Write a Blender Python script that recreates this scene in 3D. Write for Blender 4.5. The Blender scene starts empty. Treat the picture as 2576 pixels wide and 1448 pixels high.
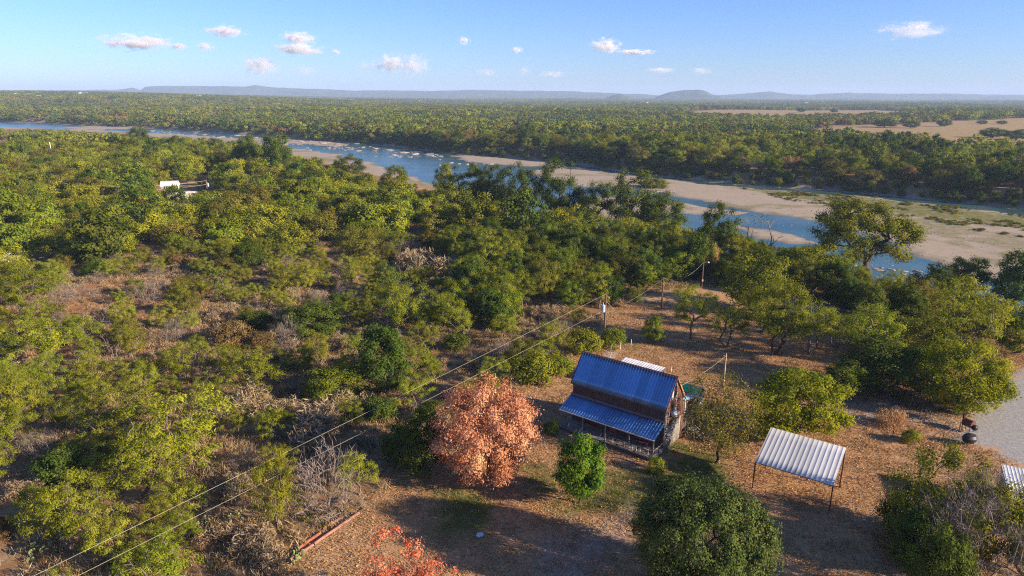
import bpy, math, random
import numpy as np
from mathutils import Vector, Matrix

# ------------------------------------------------------------------ camera, sky, sun, exposure
S = bpy.context.scene
R = math.radians
H = 38.0; PITCH = R(15.74); ROLL = R(0.2); FPX = 1717.0; PW, PH = 2576.0, 1448.0
f_ = np.array([0, math.cos(PITCH), -math.sin(PITCH)]); r0_ = np.array([1.0, 0, 0]); u0_ = np.cross(r0_, f_)
r_ = r0_ * math.cos(ROLL) + u0_ * math.sin(ROLL); u_ = -r0_ * math.sin(ROLL) + u0_ * math.cos(ROLL)
CAM = np.array([0, 0, H])
cam = bpy.data.cameras.new('camera'); camo = bpy.data.objects.new('camera', cam); S.collection.objects.link(camo)
cam.sensor_width = 36; cam.lens = 36 * FPX / PW; cam.clip_start = 0.5; cam.clip_end = 40000
M3 = Matrix(((r_[0], u_[0], -f_[0]), (r_[1], u_[1], -f_[1]), (r_[2], u_[2], -f_[2])))
camo.matrix_world = Matrix.Translation((0, 0, H)) @ M3.to_4x4()
S.camera = camo
S.view_settings.view_transform = 'Standard'; S.view_settings.look = 'None'; S.view_settings.exposure = 1.28; S.view_settings.gamma = 1.0
S.view_settings.use_curve_mapping = False
SUN_EL = R(18.5); SUN_AZ = math.atan2(0.919, -0.394)
W = bpy.data.worlds.new('World'); S.world = W; W.use_nodes = True
wn = W.node_tree.nodes; wl = W.node_tree.links
sky = wn.new('ShaderNodeTexSky'); sky.sky_type = 'NISHITA'; sky.sun_disc = False
sky.sun_elevation = SUN_EL; sky.sun_rotation = SUN_AZ; sky.air_density = 1.0; sky.dust_density = 0.25; sky.ozone_density = 5.0; sky.altitude = 300
bg = wn['Background']; bg.inputs['Strength'].default_value = 0.074
tintn = wn.new('ShaderNodeMix'); tintn.data_type = 'RGBA'; tintn.blend_type = 'MULTIPLY'; tintn.inputs[0].default_value = 1.0
tintn.inputs[7].default_value = (0.77, 0.85, 1.16, 1)
wl.new(sky.outputs[0], tintn.inputs[6]); wl.new(tintn.outputs[2], bg.inputs['Color'])
sun = bpy.data.lights.new('sun', 'SUN'); sun.energy = 5.0; sun.angle = R(0.5); sun.color = (1.0, 0.83, 0.62)
suno = bpy.data.objects.new('sun', sun); S.collection.objects.link(suno)
sd_ = Vector((math.sin(SUN_AZ) * math.cos(SUN_EL), math.cos(SUN_AZ) * math.cos(SUN_EL), math.sin(SUN_EL)))
suno.rotation_euler = (-sd_).to_track_quat('-Z', 'Y').to_euler(); suno.location = (60, -30, 60)
cy = S.cycles
cy.use_denoising = False; cy.sample_clamp_direct = 3; cy.sample_clamp_indirect = 2; cy.denoiser = 'OPENIMAGEDENOISE'; cy.denoising_input_passes = 'RGB_ALBEDO_NORMAL'; cy.denoising_prefilter = 'FAST'
cy.max_bounces = 4; cy.diffuse_bounces = 2; cy.glossy_bounces = 2; cy.transmission_bounces = 2; cy.volume_bounces = 2; cy.transparent_max_bounces = 6
cy.use_adaptive_sampling = True; cy.adaptive_threshold = 0.006; cy.volume_step_rate = 2.0
cy.pixel_filter_type = 'BLACKMAN_HARRIS'; cy.filter_width = 1.15
cy.caustics_reflective = False; cy.caustics_refractive = False

# ------------------------------------------------------------------ helpers
rng = np.random.default_rng(7)
def proj(P):
    d = np.asarray(P, float) - CAM; z = d @ f_
    return PW / 2 + FPX * (d @ r_) / z, PH / 2 - FPX * (d @ u_) / z, z
def at(x, y, z=0.0):
    d = f_ + r_ * (x - PW / 2) / FPX - u_ * (y - PH / 2) / FPX
    return CAM + d * ((z - H) / d[2])
def poly_at(pts, z): return np.array([at(x, y, z)[:2] for x, y in pts])
def sd_poly(P, poly):
    """signed distance, negative inside"""
    d = np.full(len(P), 1e18); s = np.ones(len(P)); n = len(poly); j = n - 1
    for i in range(n):
        e = poly[j] - poly[i]; w = P - poly[i]
        t = np.clip((w @ e) / (e @ e + 1e-12), 0, 1)[:, None]; b = w - e * t
        d = np.minimum(d, (b * b).sum(1))
        c1 = P[:, 1] >= poly[i][1]; c2 = P[:, 1] < poly[j][1]; c3 = (e[0] * w[:, 1]) > (e[1] * w[:, 0])
        fl = (c1 & c2 & c3) | (~c1 & ~c2 & ~c3); s = np.where(fl, -s, s); j = i
    return s * np.sqrt(d)
def d_line(P, L):
    d = np.full(len(P), 1e18)
    for i in range(len(L) - 1):
        e = L[i + 1] - L[i]; w = P - L[i]; t = np.clip((w @ e) / (e @ e + 1e-12), 0, 1)[:, None]; b = w - e * t
        d = np.minimum(d, (b * b).sum(1))
    return np.sqrt(d)
def vnoise(P, sc, seed=0):
    q = P / sc + seed * 17.31; i = np.floor(q).astype(np.int64); fr = q - i; fr = fr * fr * (3 - 2 * fr)
    def h(a, b):
        n = (a * 374761393 + b * 668265263 + seed * 1442695) & 0xffffffff
        n = ((n ^ (n >> 13)) * 1274126177) & 0xffffffff
        return ((n ^ (n >> 16)) & 0xffff) / 65535.0
    a = h(i[:, 0], i[:, 1]); b = h(i[:, 0] + 1, i[:, 1]); c = h(i[:, 0], i[:, 1] + 1); d = h(i[:, 0] + 1, i[:, 1] + 1)
    return (a * (1 - fr[:, 0]) + b * fr[:, 0]) * (1 - fr[:, 1]) + (c * (1 - fr[:, 0]) + d * fr[:, 0]) * fr[:, 1]
def sstep(a, b, x): t = np.clip((x - a) / (b - a), 0, 1); return t * t * (3 - 2 * t)

# materials ---------------------------------------------------------
def newmat(name):
    m = bpy.data.materials.new(name); m.use_nodes = True; nt = m.node_tree
    return m, nt, nt.nodes['Principled BSDF'], nt.nodes, nt.links
def N(nodes, t, **k):
    n = nodes.new(t)
    for a, b in k.items(): setattr(n, a, b)
    return n
def ramp(nodes, cols, interp='LINEAR'):
    r = nodes.new('ShaderNodeValToRGB'); e = r.color_ramp.elements; r.color_ramp.interpolation = interp
    while len(e) < len(cols): e.new(0.5)
    for el, (p, c) in zip(e, cols): el.position = p; el.color = (*c, 1)
    return r
def coord(nodes, links, scale=1.0, obj=False):
    if obj:
        t = nodes.new('ShaderNodeTexCoord'); o = t.outputs['Object']
    else:
        t = nodes.new('ShaderNodeNewGeometry'); o = t.outputs['Position']
    mp = nodes.new('ShaderNodeMapping'); mp.inputs['Scale'].default_value = (scale,) * 3 if not hasattr(scale, '__len__') else scale
    links.new(o, mp.inputs[0]); return mp.outputs[0]
def noise(nodes, links, vec, sc, det=4, rough=0.6):
    n = nodes.new('ShaderNodeTexNoise'); n.inputs['Scale'].default_value = sc; n.inputs['Detail'].default_value = det; n.inputs['Roughness'].default_value = rough
    links.new(vec, n.inputs['Vector']); return n.outputs[0]
def simple(name, c1, c2, sc=3.0, rough=0.7, metal=0.0, bump=0.0, stretch=(1, 1, 1), spec=0.3):
    m, nt, b, nn, ll = newmat(name)
    v = coord(nn, ll, stretch, obj=True); n = noise(nn, ll, v, sc, 5, 0.65)
    r = ramp(nn, [(0.3, c1), (0.7, c2)]); ll.new(n, r.inputs[0])
    oi = nn.new('ShaderNodeObjectInfo'); hsv = nn.new('ShaderNodeHueSaturation')
    mr = nn.new('ShaderNodeMapRange'); mr.inputs[3].default_value = 0.8; mr.inputs[4].default_value = 1.2
    ll.new(oi.outputs['Random'], mr.inputs[0]); ll.new(mr.outputs[0], hsv.inputs['Value']); ll.new(r.outputs[0], hsv.inputs['Color']); ll.new(hsv.outputs[0], b.inputs['Base Color'])
    b.inputs['Roughness'].default_value = rough; b.inputs['Metallic'].default_value = metal; b.inputs['Specular IOR Level'].default_value = spec
    if bump:
        bp = nn.new('ShaderNodeBump'); bp.inputs['Strength'].default_value = bump; bp.inputs['Distance'].default_value = 0.02
        ll.new(n, bp.inputs['Height']); ll.new(bp.outputs[0], b.inputs['Normal'])
    return m
def foliage(name, dark, mid, light, transl=0.3, hue=0.03, val=0.25):
    m, nt, b, nn, ll = newmat(name)
    a = nn.new('ShaderNodeAttribute'); a.attribute_name = 'tint'
    r = ramp(nn, [(0.0, dark), (0.5, mid), (1.0, light)]); ll.new(a.outputs['Fac'], r.inputs[0])
    oi = nn.new('ShaderNodeObjectInfo'); hsv = nn.new('ShaderNodeHueSaturation')
    wn_ = nn.new('ShaderNodeTexWhiteNoise'); wn_.noise_dimensions = '1D'; ll.new(oi.outputs['Random'], wn_.inputs['W'])
    m1 = nn.new('ShaderNodeMapRange'); m1.inputs[3].default_value = 0.5 - hue; m1.inputs[4].default_value = 0.5 + hue
    m2 = nn.new('ShaderNodeMapRange'); m2.inputs[3].default_value = 1 - val; m2.inputs[4].default_value = 1 + val
    ll.new(oi.outputs['Random'], m1.inputs[0]); ll.new(wn_.outputs['Value'], m2.inputs[0])
    ll.new(m1.outputs[0], hsv.inputs['Hue']); ll.new(m2.outputs[0], hsv.inputs['Value']); ll.new(r.outputs[0], hsv.inputs['Color'])
    d = nn.new('ShaderNodeBsdfDiffuse'); t = nn.new('ShaderNodeBsdfTranslucent'); mx = nn.new('ShaderNodeMixShader'); mx.inputs[0].default_value = transl
    ll.new(hsv.outputs[0], d.inputs[0]); ll.new(hsv.outputs[0], t.inputs[0]); ll.new(d.outputs[0], mx.inputs[1]); ll.new(t.outputs[0], mx.inputs[2])
    ll.new(mx.outputs[0], nn['Material Output'].inputs[0]); nn.remove(b)
    return m
FM = {
 'mesq': foliage('mesquite_leaf', (0.098, 0.120, 0.011), (0.218, 0.242, 0.019), (0.37, 0.355, 0.031), 0.4, 0.02),
 'olive': foliage('olive_leaf', (0.075, 0.075, 0.014), (0.150, 0.140, 0.022), (0.25, 0.20, 0.035), 0.3, 0.015),
 'dark': foliage('dark_leaf', (0.030, 0.055, 0.009), (0.070, 0.105, 0.015), (0.14, 0.16, 0.024), 0.25, 0.02),
 'oak': foliage('live_oak_leaf', (0.042, 0.066, 0.016), (0.090, 0.125, 0.030), (0.18, 0.195, 0.048), 0.25, 0.01, 0.05),
 'leafy': foliage('broad_leaf', (0.065, 0.095, 0.010), (0.150, 0.180, 0.016), (0.27, 0.26, 0.025), 0.3, 0.02),
 'bright': foliage('bright_leaf', (0.105, 0.130, 0.010), (0.26, 0.27, 0.014), (0.42, 0.39, 0.03), 0.45, 0.01, 0.1),
 'green': foliage('fresh_green_leaf', (0.040, 0.110, 0.010), (0.090, 0.185, 0.016), (0.19, 0.28, 0.025), 0.35, 0.005, 0.05),
 'rust': foliage('rust_leaf', (0.30, 0.10, 0.045), (0.56, 0.235, 0.125), (0.76, 0.46, 0.26), 0.3, 0.003, 0.03),
 'red': foliage('orange_red_leaf', (0.36, 0.085, 0.04), (0.58, 0.18, 0.09), (0.72, 0.34, 0.18), 0.35, 0.003, 0.03),
 'brown': foliage('brown_leaf', (0.12, 0.075, 0.025), (0.21, 0.135, 0.05), (0.32, 0.21, 0.09), 0.25, 0.01),
 'tan': foliage('dry_brush_twig', (0.17, 0.115, 0.062), (0.32, 0.235, 0.135), (0.49, 0.38, 0.235), 0.2, 0.01, 0.15),
 'straw': foliage('dry_straw', (0.22, 0.125, 0.055), (0.40, 0.25, 0.11), (0.56, 0.38, 0.18), 0.3, 0.015, 0.2),
 'grass': foliage('green_grass', (0.05, 0.09, 0.012), (0.10, 0.15, 0.02), (0.2, 0.22, 0.04), 0.3, 0.02, 0.2),
 'cactus': foliage('cactus_green', (0.12, 0.15, 0.06), (0.20, 0.22, 0.09), (0.32, 0.33, 0.15), 0.1, 0.01, 0.1),
 'litter': foliage('fallen_leaf', (0.25, 0.125, 0.052), (0.45, 0.26, 0.125), (0.60, 0.39, 0.20), 0.1, 0.02, 0.3),
}
BARK = simple('bark', (0.035, 0.025, 0.020), (0.10, 0.075, 0.06), 6, 0.9, bump=0.4)
GREYWOOD = simple('bare_grey_twigs', (0.10, 0.075, 0.065), (0.24, 0.19, 0.165), 6, 0.9)
PALEBARK = simple('pale_bark', (0.12, 0.09, 0.07), (0.26, 0.21, 0.17), 6, 0.9)

# mesh --------------------------------------------------------------
COL = S.collection
def mesh_np(name, V, F, mats, attrs=None, midx=None, smooth=None):
    me = bpy.data.meshes.new(name); V = np.asarray(V, np.float32); F = np.asarray(F, np.int32); k = F.shape[1]
    me.vertices.add(len(V)); me.vertices.foreach_set('co', V.ravel())
    me.loops.add(F.size); me.loops.foreach_set('vertex_index', F.ravel())
    me.polygons.add(len(F)); me.polygons.foreach_set('loop_start', np.arange(0, F.size, k, dtype=np.int32)); me.polygons.foreach_set('loop_total', np.full(len(F), k, np.int32))
    if midx is not None: me.polygons.foreach_set('material_index', np.asarray(midx, np.int32))
    if smooth is not None: me.polygons.foreach_set('use_smooth', np.full(len(F), smooth))
    for m in (mats if isinstance(mats, (list, tuple)) else [mats]): me.materials.append(m)
    for an, (dom, vals) in (attrs or {}).items():
        a = me.attributes.new(an, 'FLOAT', dom); a.data.foreach_set('value', np.asarray(vals, np.float32))
    me.update(calc_edges=True); return me
def link(name, me, parent=None, loc=(0, 0, 0), rz=0.0, sc=None):
    o = bpy.data.objects.new(name, me); COL.objects.link(o); o.location = loc
    if rz: o.rotation_euler = (0, 0, rz)
    if sc is not None: o.scale = sc if hasattr(sc, '__len__') else (sc,) * 3
    if parent is not None: o.parent = parent
    return o
def tag(o, label=None, cat=None, group=None, kind=None):
    if label: o['label'] = label
    if cat: o['category'] = cat
    if group: o['group'] = group
    if kind: o['kind'] = kind
    return o
def thing(name, label, cat, loc=(0, 0, 0), rz=0.0, group=None):
    o = bpy.data.objects.new(name, None); COL.objects.link(o); o.location = loc; o.rotation_euler = (0, 0, rz); o.empty_display_size = 0.3
    return tag(o, label, cat, group)
def tubes(P0, P1, R0, R1, n=5):
    P0 = np.asarray(P0, float); P1 = np.asarray(P1, float); R0 = np.asarray(R0, float); R1 = np.asarray(R1, float)
    d = P1 - P0; d /= np.linalg.norm(d, axis=1, keepdims=True) + 1e-9
    ref = np.where(np.abs(d[:, 2:3]) > 0.9, np.array([[1.0, 0, 0]]), np.array([[0, 0, 1.0]]))
    a = np.cross(d, ref); a /= np.linalg.norm(a, axis=1, keepdims=True); b = np.cross(d, a)
    an = np.arange(n) * 2 * np.pi / n; ring = a[:, None] * np.cos(an)[None, :, None] + b[:, None] * np.sin(an)[None, :, None]
    V = np.concatenate([P0[:, None] + ring * R0[:, None, None], P1[:, None] + ring * R1[:, None, None]], 1).reshape(-1, 3)
    i = np.arange(n); q = np.stack([i, (i + 1) % n, (i + 1) % n + n, i + n], 1)
    F = (q[None] + (np.arange(len(P0)) * 2 * n)[:, None, None]).reshape(-1, 4)
    return V, F
def leaves(C, D, L, Wd, g, norm=None):
    """rhombus leaves at C, pointing along D"""
    D = D / (np.linalg.norm(D, axis=1, keepdims=True) + 1e-9)
    rnd = g.normal(size=C.shape) if norm is None else norm
    s = np.cross(D, rnd); s /= np.linalg.norm(s, axis=1, keepdims=True) + 1e-9
    L = L[:, None]; Wd = Wd[:, None]
    V = np.stack([C - D * L / 2, C + s * Wd / 2, C + D * L / 2, C - s * Wd / 2], 1).reshape(-1, 3)
    F = np.arange(len(C) * 4).reshape(-1, 4); return V, F
def grow(g, Ht, Wd, th, nt, stems=1, low=-0.6, shell=0.45, lump=0.3, r0=0.16, wig=0.12, lean=0.15, zc=0.5):
    a = Wd / 2; b = (Ht - th) / 2 * (1 / max(1e-3, (1 - low) / 2)) if low > -1 else (Ht - th) / 2
    b = (Ht - th) / (1 - low); c = np.array([0, 0, Ht - b])
    dirs = g.normal(size=(nt * 3, 3)); dirs /= np.linalg.norm(dirs, axis=1, keepdims=True)
    rad = shell + (1 - shell) * g.random(nt * 3) ** 0.6
    lobes = g.normal(size=(7, 3)); lobes /= np.linalg.norm(lobes, axis=1, keepdims=True)
    lf = np.max(dirs @ lobes.T, axis=1); rad = rad * (1 - lump + lump * 1.15 * np.clip((lf - 0.3) / 0.6, 0, 1))
    T = dirs * rad[:, None]; T = T[T[:, 2] > low][:nt]; Tn = T.copy(); T = c + T * np.array([a, a, b])
    nodes = []; par = []
    base = np.zeros(3)
    def addchain(p, q, k, pi):
        prev = pi
        for j in range(1, k + 1):
            t = j / k; x = p * (1 - t) + q * t
            if j < k: x = x + g.normal(size=3) * wig * np.linalg.norm(q - p) * 0.35
            nodes.append(x); par.append(prev); prev = len(nodes) - 1
        return prev
    nodes.append(base); par.append(-1); forks = []
    for s in range(stems):
        an = g.random() * 6.28; rr = (0.15 + 0.3 * g.random()) * a if stems > 1 else lean * th
        tip = np.array([math.cos(an) * rr, math.sin(an) * rr, th * (0.85 + 0.3 * g.random())])
        forks.append(addchain(base, tip, 3, 0))
    if stems == 1:
        top = np.array([nodes[forks[0]][0] * 0.8, nodes[forks[0]][1] * 0.8, c[2] + b * 0.3]); addchain(nodes[forks[0]], top, 3, forks[0])
    fk = np.mean([nodes[i] for i in forks], 0); dist = np.linalg.norm(T - fk, axis=1); tips = []
    for ti in np.argsort(dist):
        t = T[ti]; NP = np.array(nodes); dd = np.linalg.norm(NP - t, axis=1)
        nd = np.linalg.norm(NP - fk, axis=1); cost = dd + 0.35 * nd + np.where(NP[:, 2] > t[2] + 0.2 * b, 2.0, 0) + np.where(NP[:, 2] < th * 0.6, 50, 0)
        j = int(np.argmin(cost)); k = 2 if dd[j] < a * 0.5 else 3
        mid = (NP[j] + t) / 2 + np.array([0, 0, 0.10 * dd[j]])
        e = addchain(NP[j], mid, 1, j); tips.append(addchain(mid, t, k - 1, e))
    cnt = np.zeros(len(nodes))
    for i in tips: cnt[i] += 1
    for i in range(len(nodes) - 1, 0, -1): cnt[par[i]] += cnt[i]
    NP = np.array(nodes); par = np.array(par); rr = r0 * np.sqrt(np.maximum(cnt, 0.5) / max(cnt.max(), 1)); rr = np.maximum(rr, 0.018)
    return NP, par, rr, T, Tn, c, (a, b)
def trunk_mesh(name, NP, par, rr, mat, n=5):
    i = np.arange(1, len(NP)); V, F = tubes(NP[par[i]], NP[i], np.minimum(rr[par[i]], rr[i] * 1.6), rr[i], n)
    return mesh_np(name, V, F, mat, smooth=True)
def crown_arrays(g, T, Tn, c, ab, per, sig, L, Wd, droop=0.2, flat=0.7, out=0.5, tint_c=0.5):
    n = len(T) * per; C = np.repeat(T, per, 0) + g.normal(size=(n, 3)) * np.array([sig, sig, sig * flat])
    o = (C - c) / np.array([ab[0], ab[0], ab[1]]); o /= np.linalg.norm(o, axis=1, keepdims=True) + 1e-9
    lc = (C - np.repeat(T, per, 0)) / sig
    nrm = o * 0.7 + lc * 0.75 + g.normal(size=(n, 3)) * 0.38 + np.array([0, 0, 0.25]); nrm /= np.linalg.norm(nrm, axis=1, keepdims=True) + 1e-9
    D = o * out + g.normal(size=(n, 3)) * 0.8 + np.array([0, 0, -droop]); D -= nrm * ((D * nrm).sum(1) * 0.85)[:, None]
    t = np.clip(tint_c + np.repeat(g.normal(size=len(T)) * 0.16, per) + g.normal(size=n) * 0.16, 0, 1)
    # normal lies across D: pass a vector so that cross(D, nrm) is the width axis
    V, F = leaves(C, D, L * (0.6 + 0.8 * g.random(n)), Wd * (0.6 + 0.8 * g.random(n)), g, nrm)
    return V, F, t
def tree_pair(seed, mat, bark, Ht, Wd, th, nt, per, sig, L, lw, stems=1, low=-0.6, shell=0.45, lump=0.3, r0=0.16, droop=0.2, flat=0.7, out=0.5, sides=5, wig=0.12, lean=0.15, nm='crown'):
    g = np.random.default_rng(seed); NP, par, rr, T, Tn, c, ab = grow(g, Ht, Wd, th, nt, stems, low, shell, lump, r0, wig, lean)
    tm = trunk_mesh('trunk', NP, par, rr, bark, sides)
    V, F, t = crown_arrays(g, T, Tn, c, ab, per, sig, L, lw, droop, flat, out)
    return tm, mesh_np(nm, V, F, mat, {'tint': ('FACE', t)})
UNIT = {}
def ubox(mat):
    if mat.name not in UNIT:
        V = [(x, y, z) for z in (-.5, .5) for y in (-.5, .5) for x in (-.5, .5)]
        F = [(0, 2, 3, 1), (4, 5, 7, 6), (0, 1, 5, 4), (2, 6, 7, 3), (0, 4, 6, 2), (1, 3, 7, 5)]
        UNIT[mat.name] = mesh_np('block', V, F, mat)
    return UNIT[mat.name]
def box(name, c, s, mat, parent=None, rot=None):
    o = link(name, ubox(mat), parent, c, 0, s)
    if rot is not None: o.rotation_euler = rot
    return o
def beam(name, p, q, w, h, mat, parent=None):
    p = Vector(p); q = Vector(q); d = q - p
    o = link(name, ubox(mat), parent, (p + q) / 2, 0, (w, h, d.length)); o.rotation_mode = 'QUATERNION'; o.rotation_quaternion = d.to_track_quat('Z', 'Y'); return o
def rod(name, pts, r, mat, parent=None, n=6):
    P = np.array(pts, float); V, F = tubes(P[:-1], P[1:], np.full(len(P) - 1, r), np.full(len(P) - 1, r), n)
    return link(name, mesh_np(name, V, F, mat, smooth=True), parent)

# ------------------------------------------------------------------ terrain
ZW = -5.0
FAR = [(-900, 296), (-300, 301), (0, 306), (90, 308), (250, 318), (380, 322), (500, 331), (620, 338), (700, 345), (790, 355), (900, 360), (1000, 370), (1080, 378), (1135, 388), (1250, 395), (1430, 410), (1600, 438), (1850, 464), (2050, 477), (2150, 484), (2350, 504), (2576, 527), (3100, 566), (4200, 640)]
NEAR = [(-900, 318), (-300, 321), (0, 328), (150, 338), (330, 352), (480, 370), (560, 380), (700, 398), (830, 408), (900, 427), (960, 442), (1050, 460), (1150, 490), (1280, 530), (1450, 575), (1600, 612), (1800, 648), (2000, 680), (2180, 708), (2330, 745), (2450, 800), (2576, 852), (3100, 990), (4200, 1250)]
WNEAR = [(-900, 309), (-300, 313), (0, 319), (120, 323), (250, 326), (360, 333), (480, 338), (560, 346), (620, 353), (700, 363), (740, 373), (830, 384), (870, 396), (935, 409), (985, 426), (1040, 444), (1100, 462), (1200, 498), (1300, 528), (1450, 572), (1600, 609), (1800, 645), (2000, 677), (2180, 705), (2330, 742), (2450, 797), (2576, 849), (3100, 985), (4200, 1244)]
BARS = [
 [(1135, 391), (1190, 391), (1250, 397), (1400, 409), (1432, 414), (1400, 418), (1330, 420), (1240, 413), (1160, 404)],
 [(1325, 434), (1370, 421), (1430, 419), (1550, 433), (1700, 453), (1850, 471), (2000, 482), (2150, 492), (2250, 502), (2400, 521), (2576, 541), (3100, 585), (4200, 668), (4200, 1020), (3100, 830), (2800, 770), (2576, 722), (2480, 700), (2400, 682), (2330, 655), (2260, 618), (2200, 592), (2100, 562), (2020, 548), (1900, 532), (1800, 512), (1700, 493), (1640, 481), (1560, 471), (1500, 471), (1440, 466), (1380, 452)],
 [(1440, 545), (1455, 508), (1500, 492), (1560, 494), (1620, 500), (1700, 509), (1790, 522), (1868, 534), (1850, 541), (1760, 538), (1680, 536), (1600, 545), (1520, 562)],
 [(1880, 590), (1840, 572), (1850, 566), (1990, 590), (2050, 612), (1980, 612)],
 [(540, 346), (700, 346), (800, 352), (880, 362), (850, 368), (760, 362), (640, 356)],
 [(150, 320), (300, 312), (420, 318), (330, 324), (230, 326)],
]
K = np.vstack([poly_at(NEAR, ZW), poly_at(FAR, ZW)[::-1]]); WO = np.vstack([poly_at(WNEAR, ZW), poly_at(FAR, ZW)[::-1]])
BW = [poly_at(b, ZW) for b in BARS]; NL = poly_at(NEAR, ZW); FL = poly_at(FAR, ZW)
def river(P):
    dK = sd_poly(P, K); dW = sd_poly(P, WO)
    for b in BW: dW = np.maximum(dW, -sd_poly(P, b))
    dn = d_line(P, NL); df = d_line(P, FL); return dK, dW, dn, df
def height(P, full=False):
    P = np.asarray(P, float)[:, :2]; dK, dW, dn, df = river(P)
    r = np.hypot(P[:, 0], P[:, 1]); az = np.degrees(np.arctan2(P[:, 0], P[:, 1]))
    far = df < dn; n1 = vnoise(P, 9, 1) - 0.5; n2 = vnoise(P, 2.6, 2) - 0.5; rs = np.clip(r / 250, 0.6, 3)
    plat = np.where(far, 1.0, 0.0); wid = np.where(far, 15.0, 24.0)
    out = -4.7 + (4.7 + plat) * sstep(0, 1, (dK - 1 + n1 * 5) / wid)
    out += 0.25 * n1 * sstep(95, 140, r) + sstep(600, 1500, r) * (vnoise(P, 420, 3) - 0.45) * 14 * sstep(0, 1, dK / 200)
    out += 34 * sstep(900, 3200, r) * sstep(4, 34, -az) * sstep(20, 700, dK) 
    w = dW + (n1 * 4.5 + n2 * 2.0) * rs
    bed = np.where(w < 0, -5.0 + np.maximum(w * 0.10, -0.8), -5.0 + np.minimum(w * 0.07, 0.28) + 0.12 * n1 + 0.08 * n2)
    bed = np.where((w >= 0) & (bed < -4.96), -4.96, bed)
    z = np.where(dK > 0, np.maximum(out, bed), bed)
    return (z, dK, w, far, r, az) if full else z
def ground_at(x, y, it=6):
    z = 0.0
    for _ in range(it): p = at(x, y, z); z = float(height(np.array([p[:2]]))[0]) if p[1] > 100 or abs(p[0]) > 60 else 0.0
    p = at(x, y, z); return p

dep = np.concatenate([np.linspace(75, 35, 26)[:-1], np.linspace(35, 13, 200)[:-1], np.linspace(13, 0.9, 340)[:-1], np.geomspace(0.9, 0.14, 46)])
rr_ = H / np.tan(np.radians(dep))
azs = np.radians(np.concatenate([np.linspace(-180, -46, 34)[:-1], np.linspace(-46, 46, 620)[:-1], np.linspace(46, 180, 34)]))
RR, AA = np.meshgrid(rr_, azs, indexing='ij'); GX = RR * np.sin(AA); GY = RR * np.cos(AA); P2 = np.stack([GX.ravel(), GY.ravel()], 1)
z, dK, w, far, rad, azd = height(P2, True)
nr, na = RR.shape
ii = (np.arange(nr - 1)[:, None] * na + np.arange(na - 1)[None]).ravel(); Fq = np.stack([ii, ii + 1, ii + na + 1, ii + na], 1)
def zone(pts, soft=1.5, zz=0.0, nz=1.0):
    p = poly_at(pts, zz); d = sd_poly(P2, p) + (vnoise(P2, 2.2, 5) - 0.5) * 3 * nz + (vnoise(P2, 0.8, 6) - 0.5) * 1.2 * nz
    return 1 - sstep(-soft, soft, d)
YARD = [(620, 1500), (700, 1400), (905, 1285), (1000, 1180), (1060, 1120), (1200, 1040), (1330, 960), (1430, 900), (1520, 800), (1590, 745), (1700, 725), (1800, 722), (2060, 760), (2150, 880), (2160, 960), (2330, 1040), (2440, 1010), (2576, 850), (3200, 900), (3200, 2200), (500, 2200)]
yard = zone(YARD, 2.5)
lawn = np.maximum.reduce([0.9 * zone([(1090, 1235), (1180, 1225), (1240, 1270), (1215, 1330), (1110, 1340), (1085, 1290)]), 0.55 * zone([(1320, 1170), (1420, 1160), (1400, 1250), (1320, 1240)]), 0.75 * zone([(1380, 1270), (1540, 1170), (1680, 1190), (1640, 1270), (1500, 1300)]), 0.9 * zone([(1650, 1215), (1700, 1120), (1830, 1140), (1820, 1200), (1720, 1235)]), 0.4 * zone([(1540, 870), (1640, 855), (1620, 890)])])
drive = zone([(2440, 1010), (2576, 930), (3200, 850), (3200, 1300), (2600, 1200), (2500, 1130), (2420, 1120)], 1.0)
drive = np.maximum(drive, 0.4 * zone([(1300, 1500), (1390, 1340), (1540, 1290), (1640, 1290), (1520, 1390), (1480, 1500)], 1.5)); drive = np.maximum(drive, 0.55 * zone([(2110, 1000), (2330, 1010), (2420, 1050), (2380, 1080), (2200, 1060), (2100, 1040)], 1.5))
redz = np.clip(zone([(-200, 760), (300, 690), (620, 690), (560, 800), (380, 930), (-200, 940)], 8) + 0.8 * zone([(690, 610), (900, 560), (1000, 640), (760, 640)], 8) + zone([(560, 470), (700, 450), (720, 520), (580, 520)], 6) + 0.9 * zone([(1560, 900), (2250, 850), (2260, 1200), (2150, 1448), (1250, 1448), (900, 1448)], 5), 0, 1)
field = np.maximum.reduce([zone([(1640, 289), (1800, 279), (2000, 276), (2200, 276), (2330, 283), (2250, 300), (1900, 302)], 12, 1), zone([(1930, 336), (2150, 316), (2400, 306), (2576, 303), (3400, 303), (3400, 455), (2700, 412), (2576, 396), (2440, 382), (2250, 365), (2050, 350)], 8, 1), 0.8 * zone([(0, 292), (330, 296), (420, 308), (200, 300)], 8, 0)])
sand = np.where(dK < 4, 1 - sstep(0, 6, dK + (vnoise(P2, 6, 8) - 0.5) * 6), 0)
vg = sstep(0.58, 0.72, vnoise(P2 * np.array([0.35, 1.0]), 16, 9) * 0.7 + vnoise(P2, 5, 10) * 0.3)
gstrip = zone([(1850, 474), (2100, 488), (2300, 510), (2576, 548), (2700, 570), (2700, 598), (2576, 577), (2400, 556), (2250, 540), (2150, 520), (1980, 496)], 5, -5, 3)
strip = np.clip(np.maximum(vg * 0.55, gstrip), 0, 1) * (sand > 0.5)
wet = np.clip(1 - np.abs(w) / 3.0, 0, 1) * (w > -8)
ter = mesh_np('ground', np.stack([GX.ravel(), GY.ravel(), z], 1), Fq[:, ::-1], [], {'yard': ('POINT', yard), 'lawn': ('POINT', np.clip(lawn, 0, 1)), 'drive': ('POINT', drive), 'red': ('POINT', redz), 'field': ('POINT', field), 'sand': ('POINT', sand), 'strip': ('POINT', strip), 'wet': ('POINT', wet)}, smooth=True)
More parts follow.
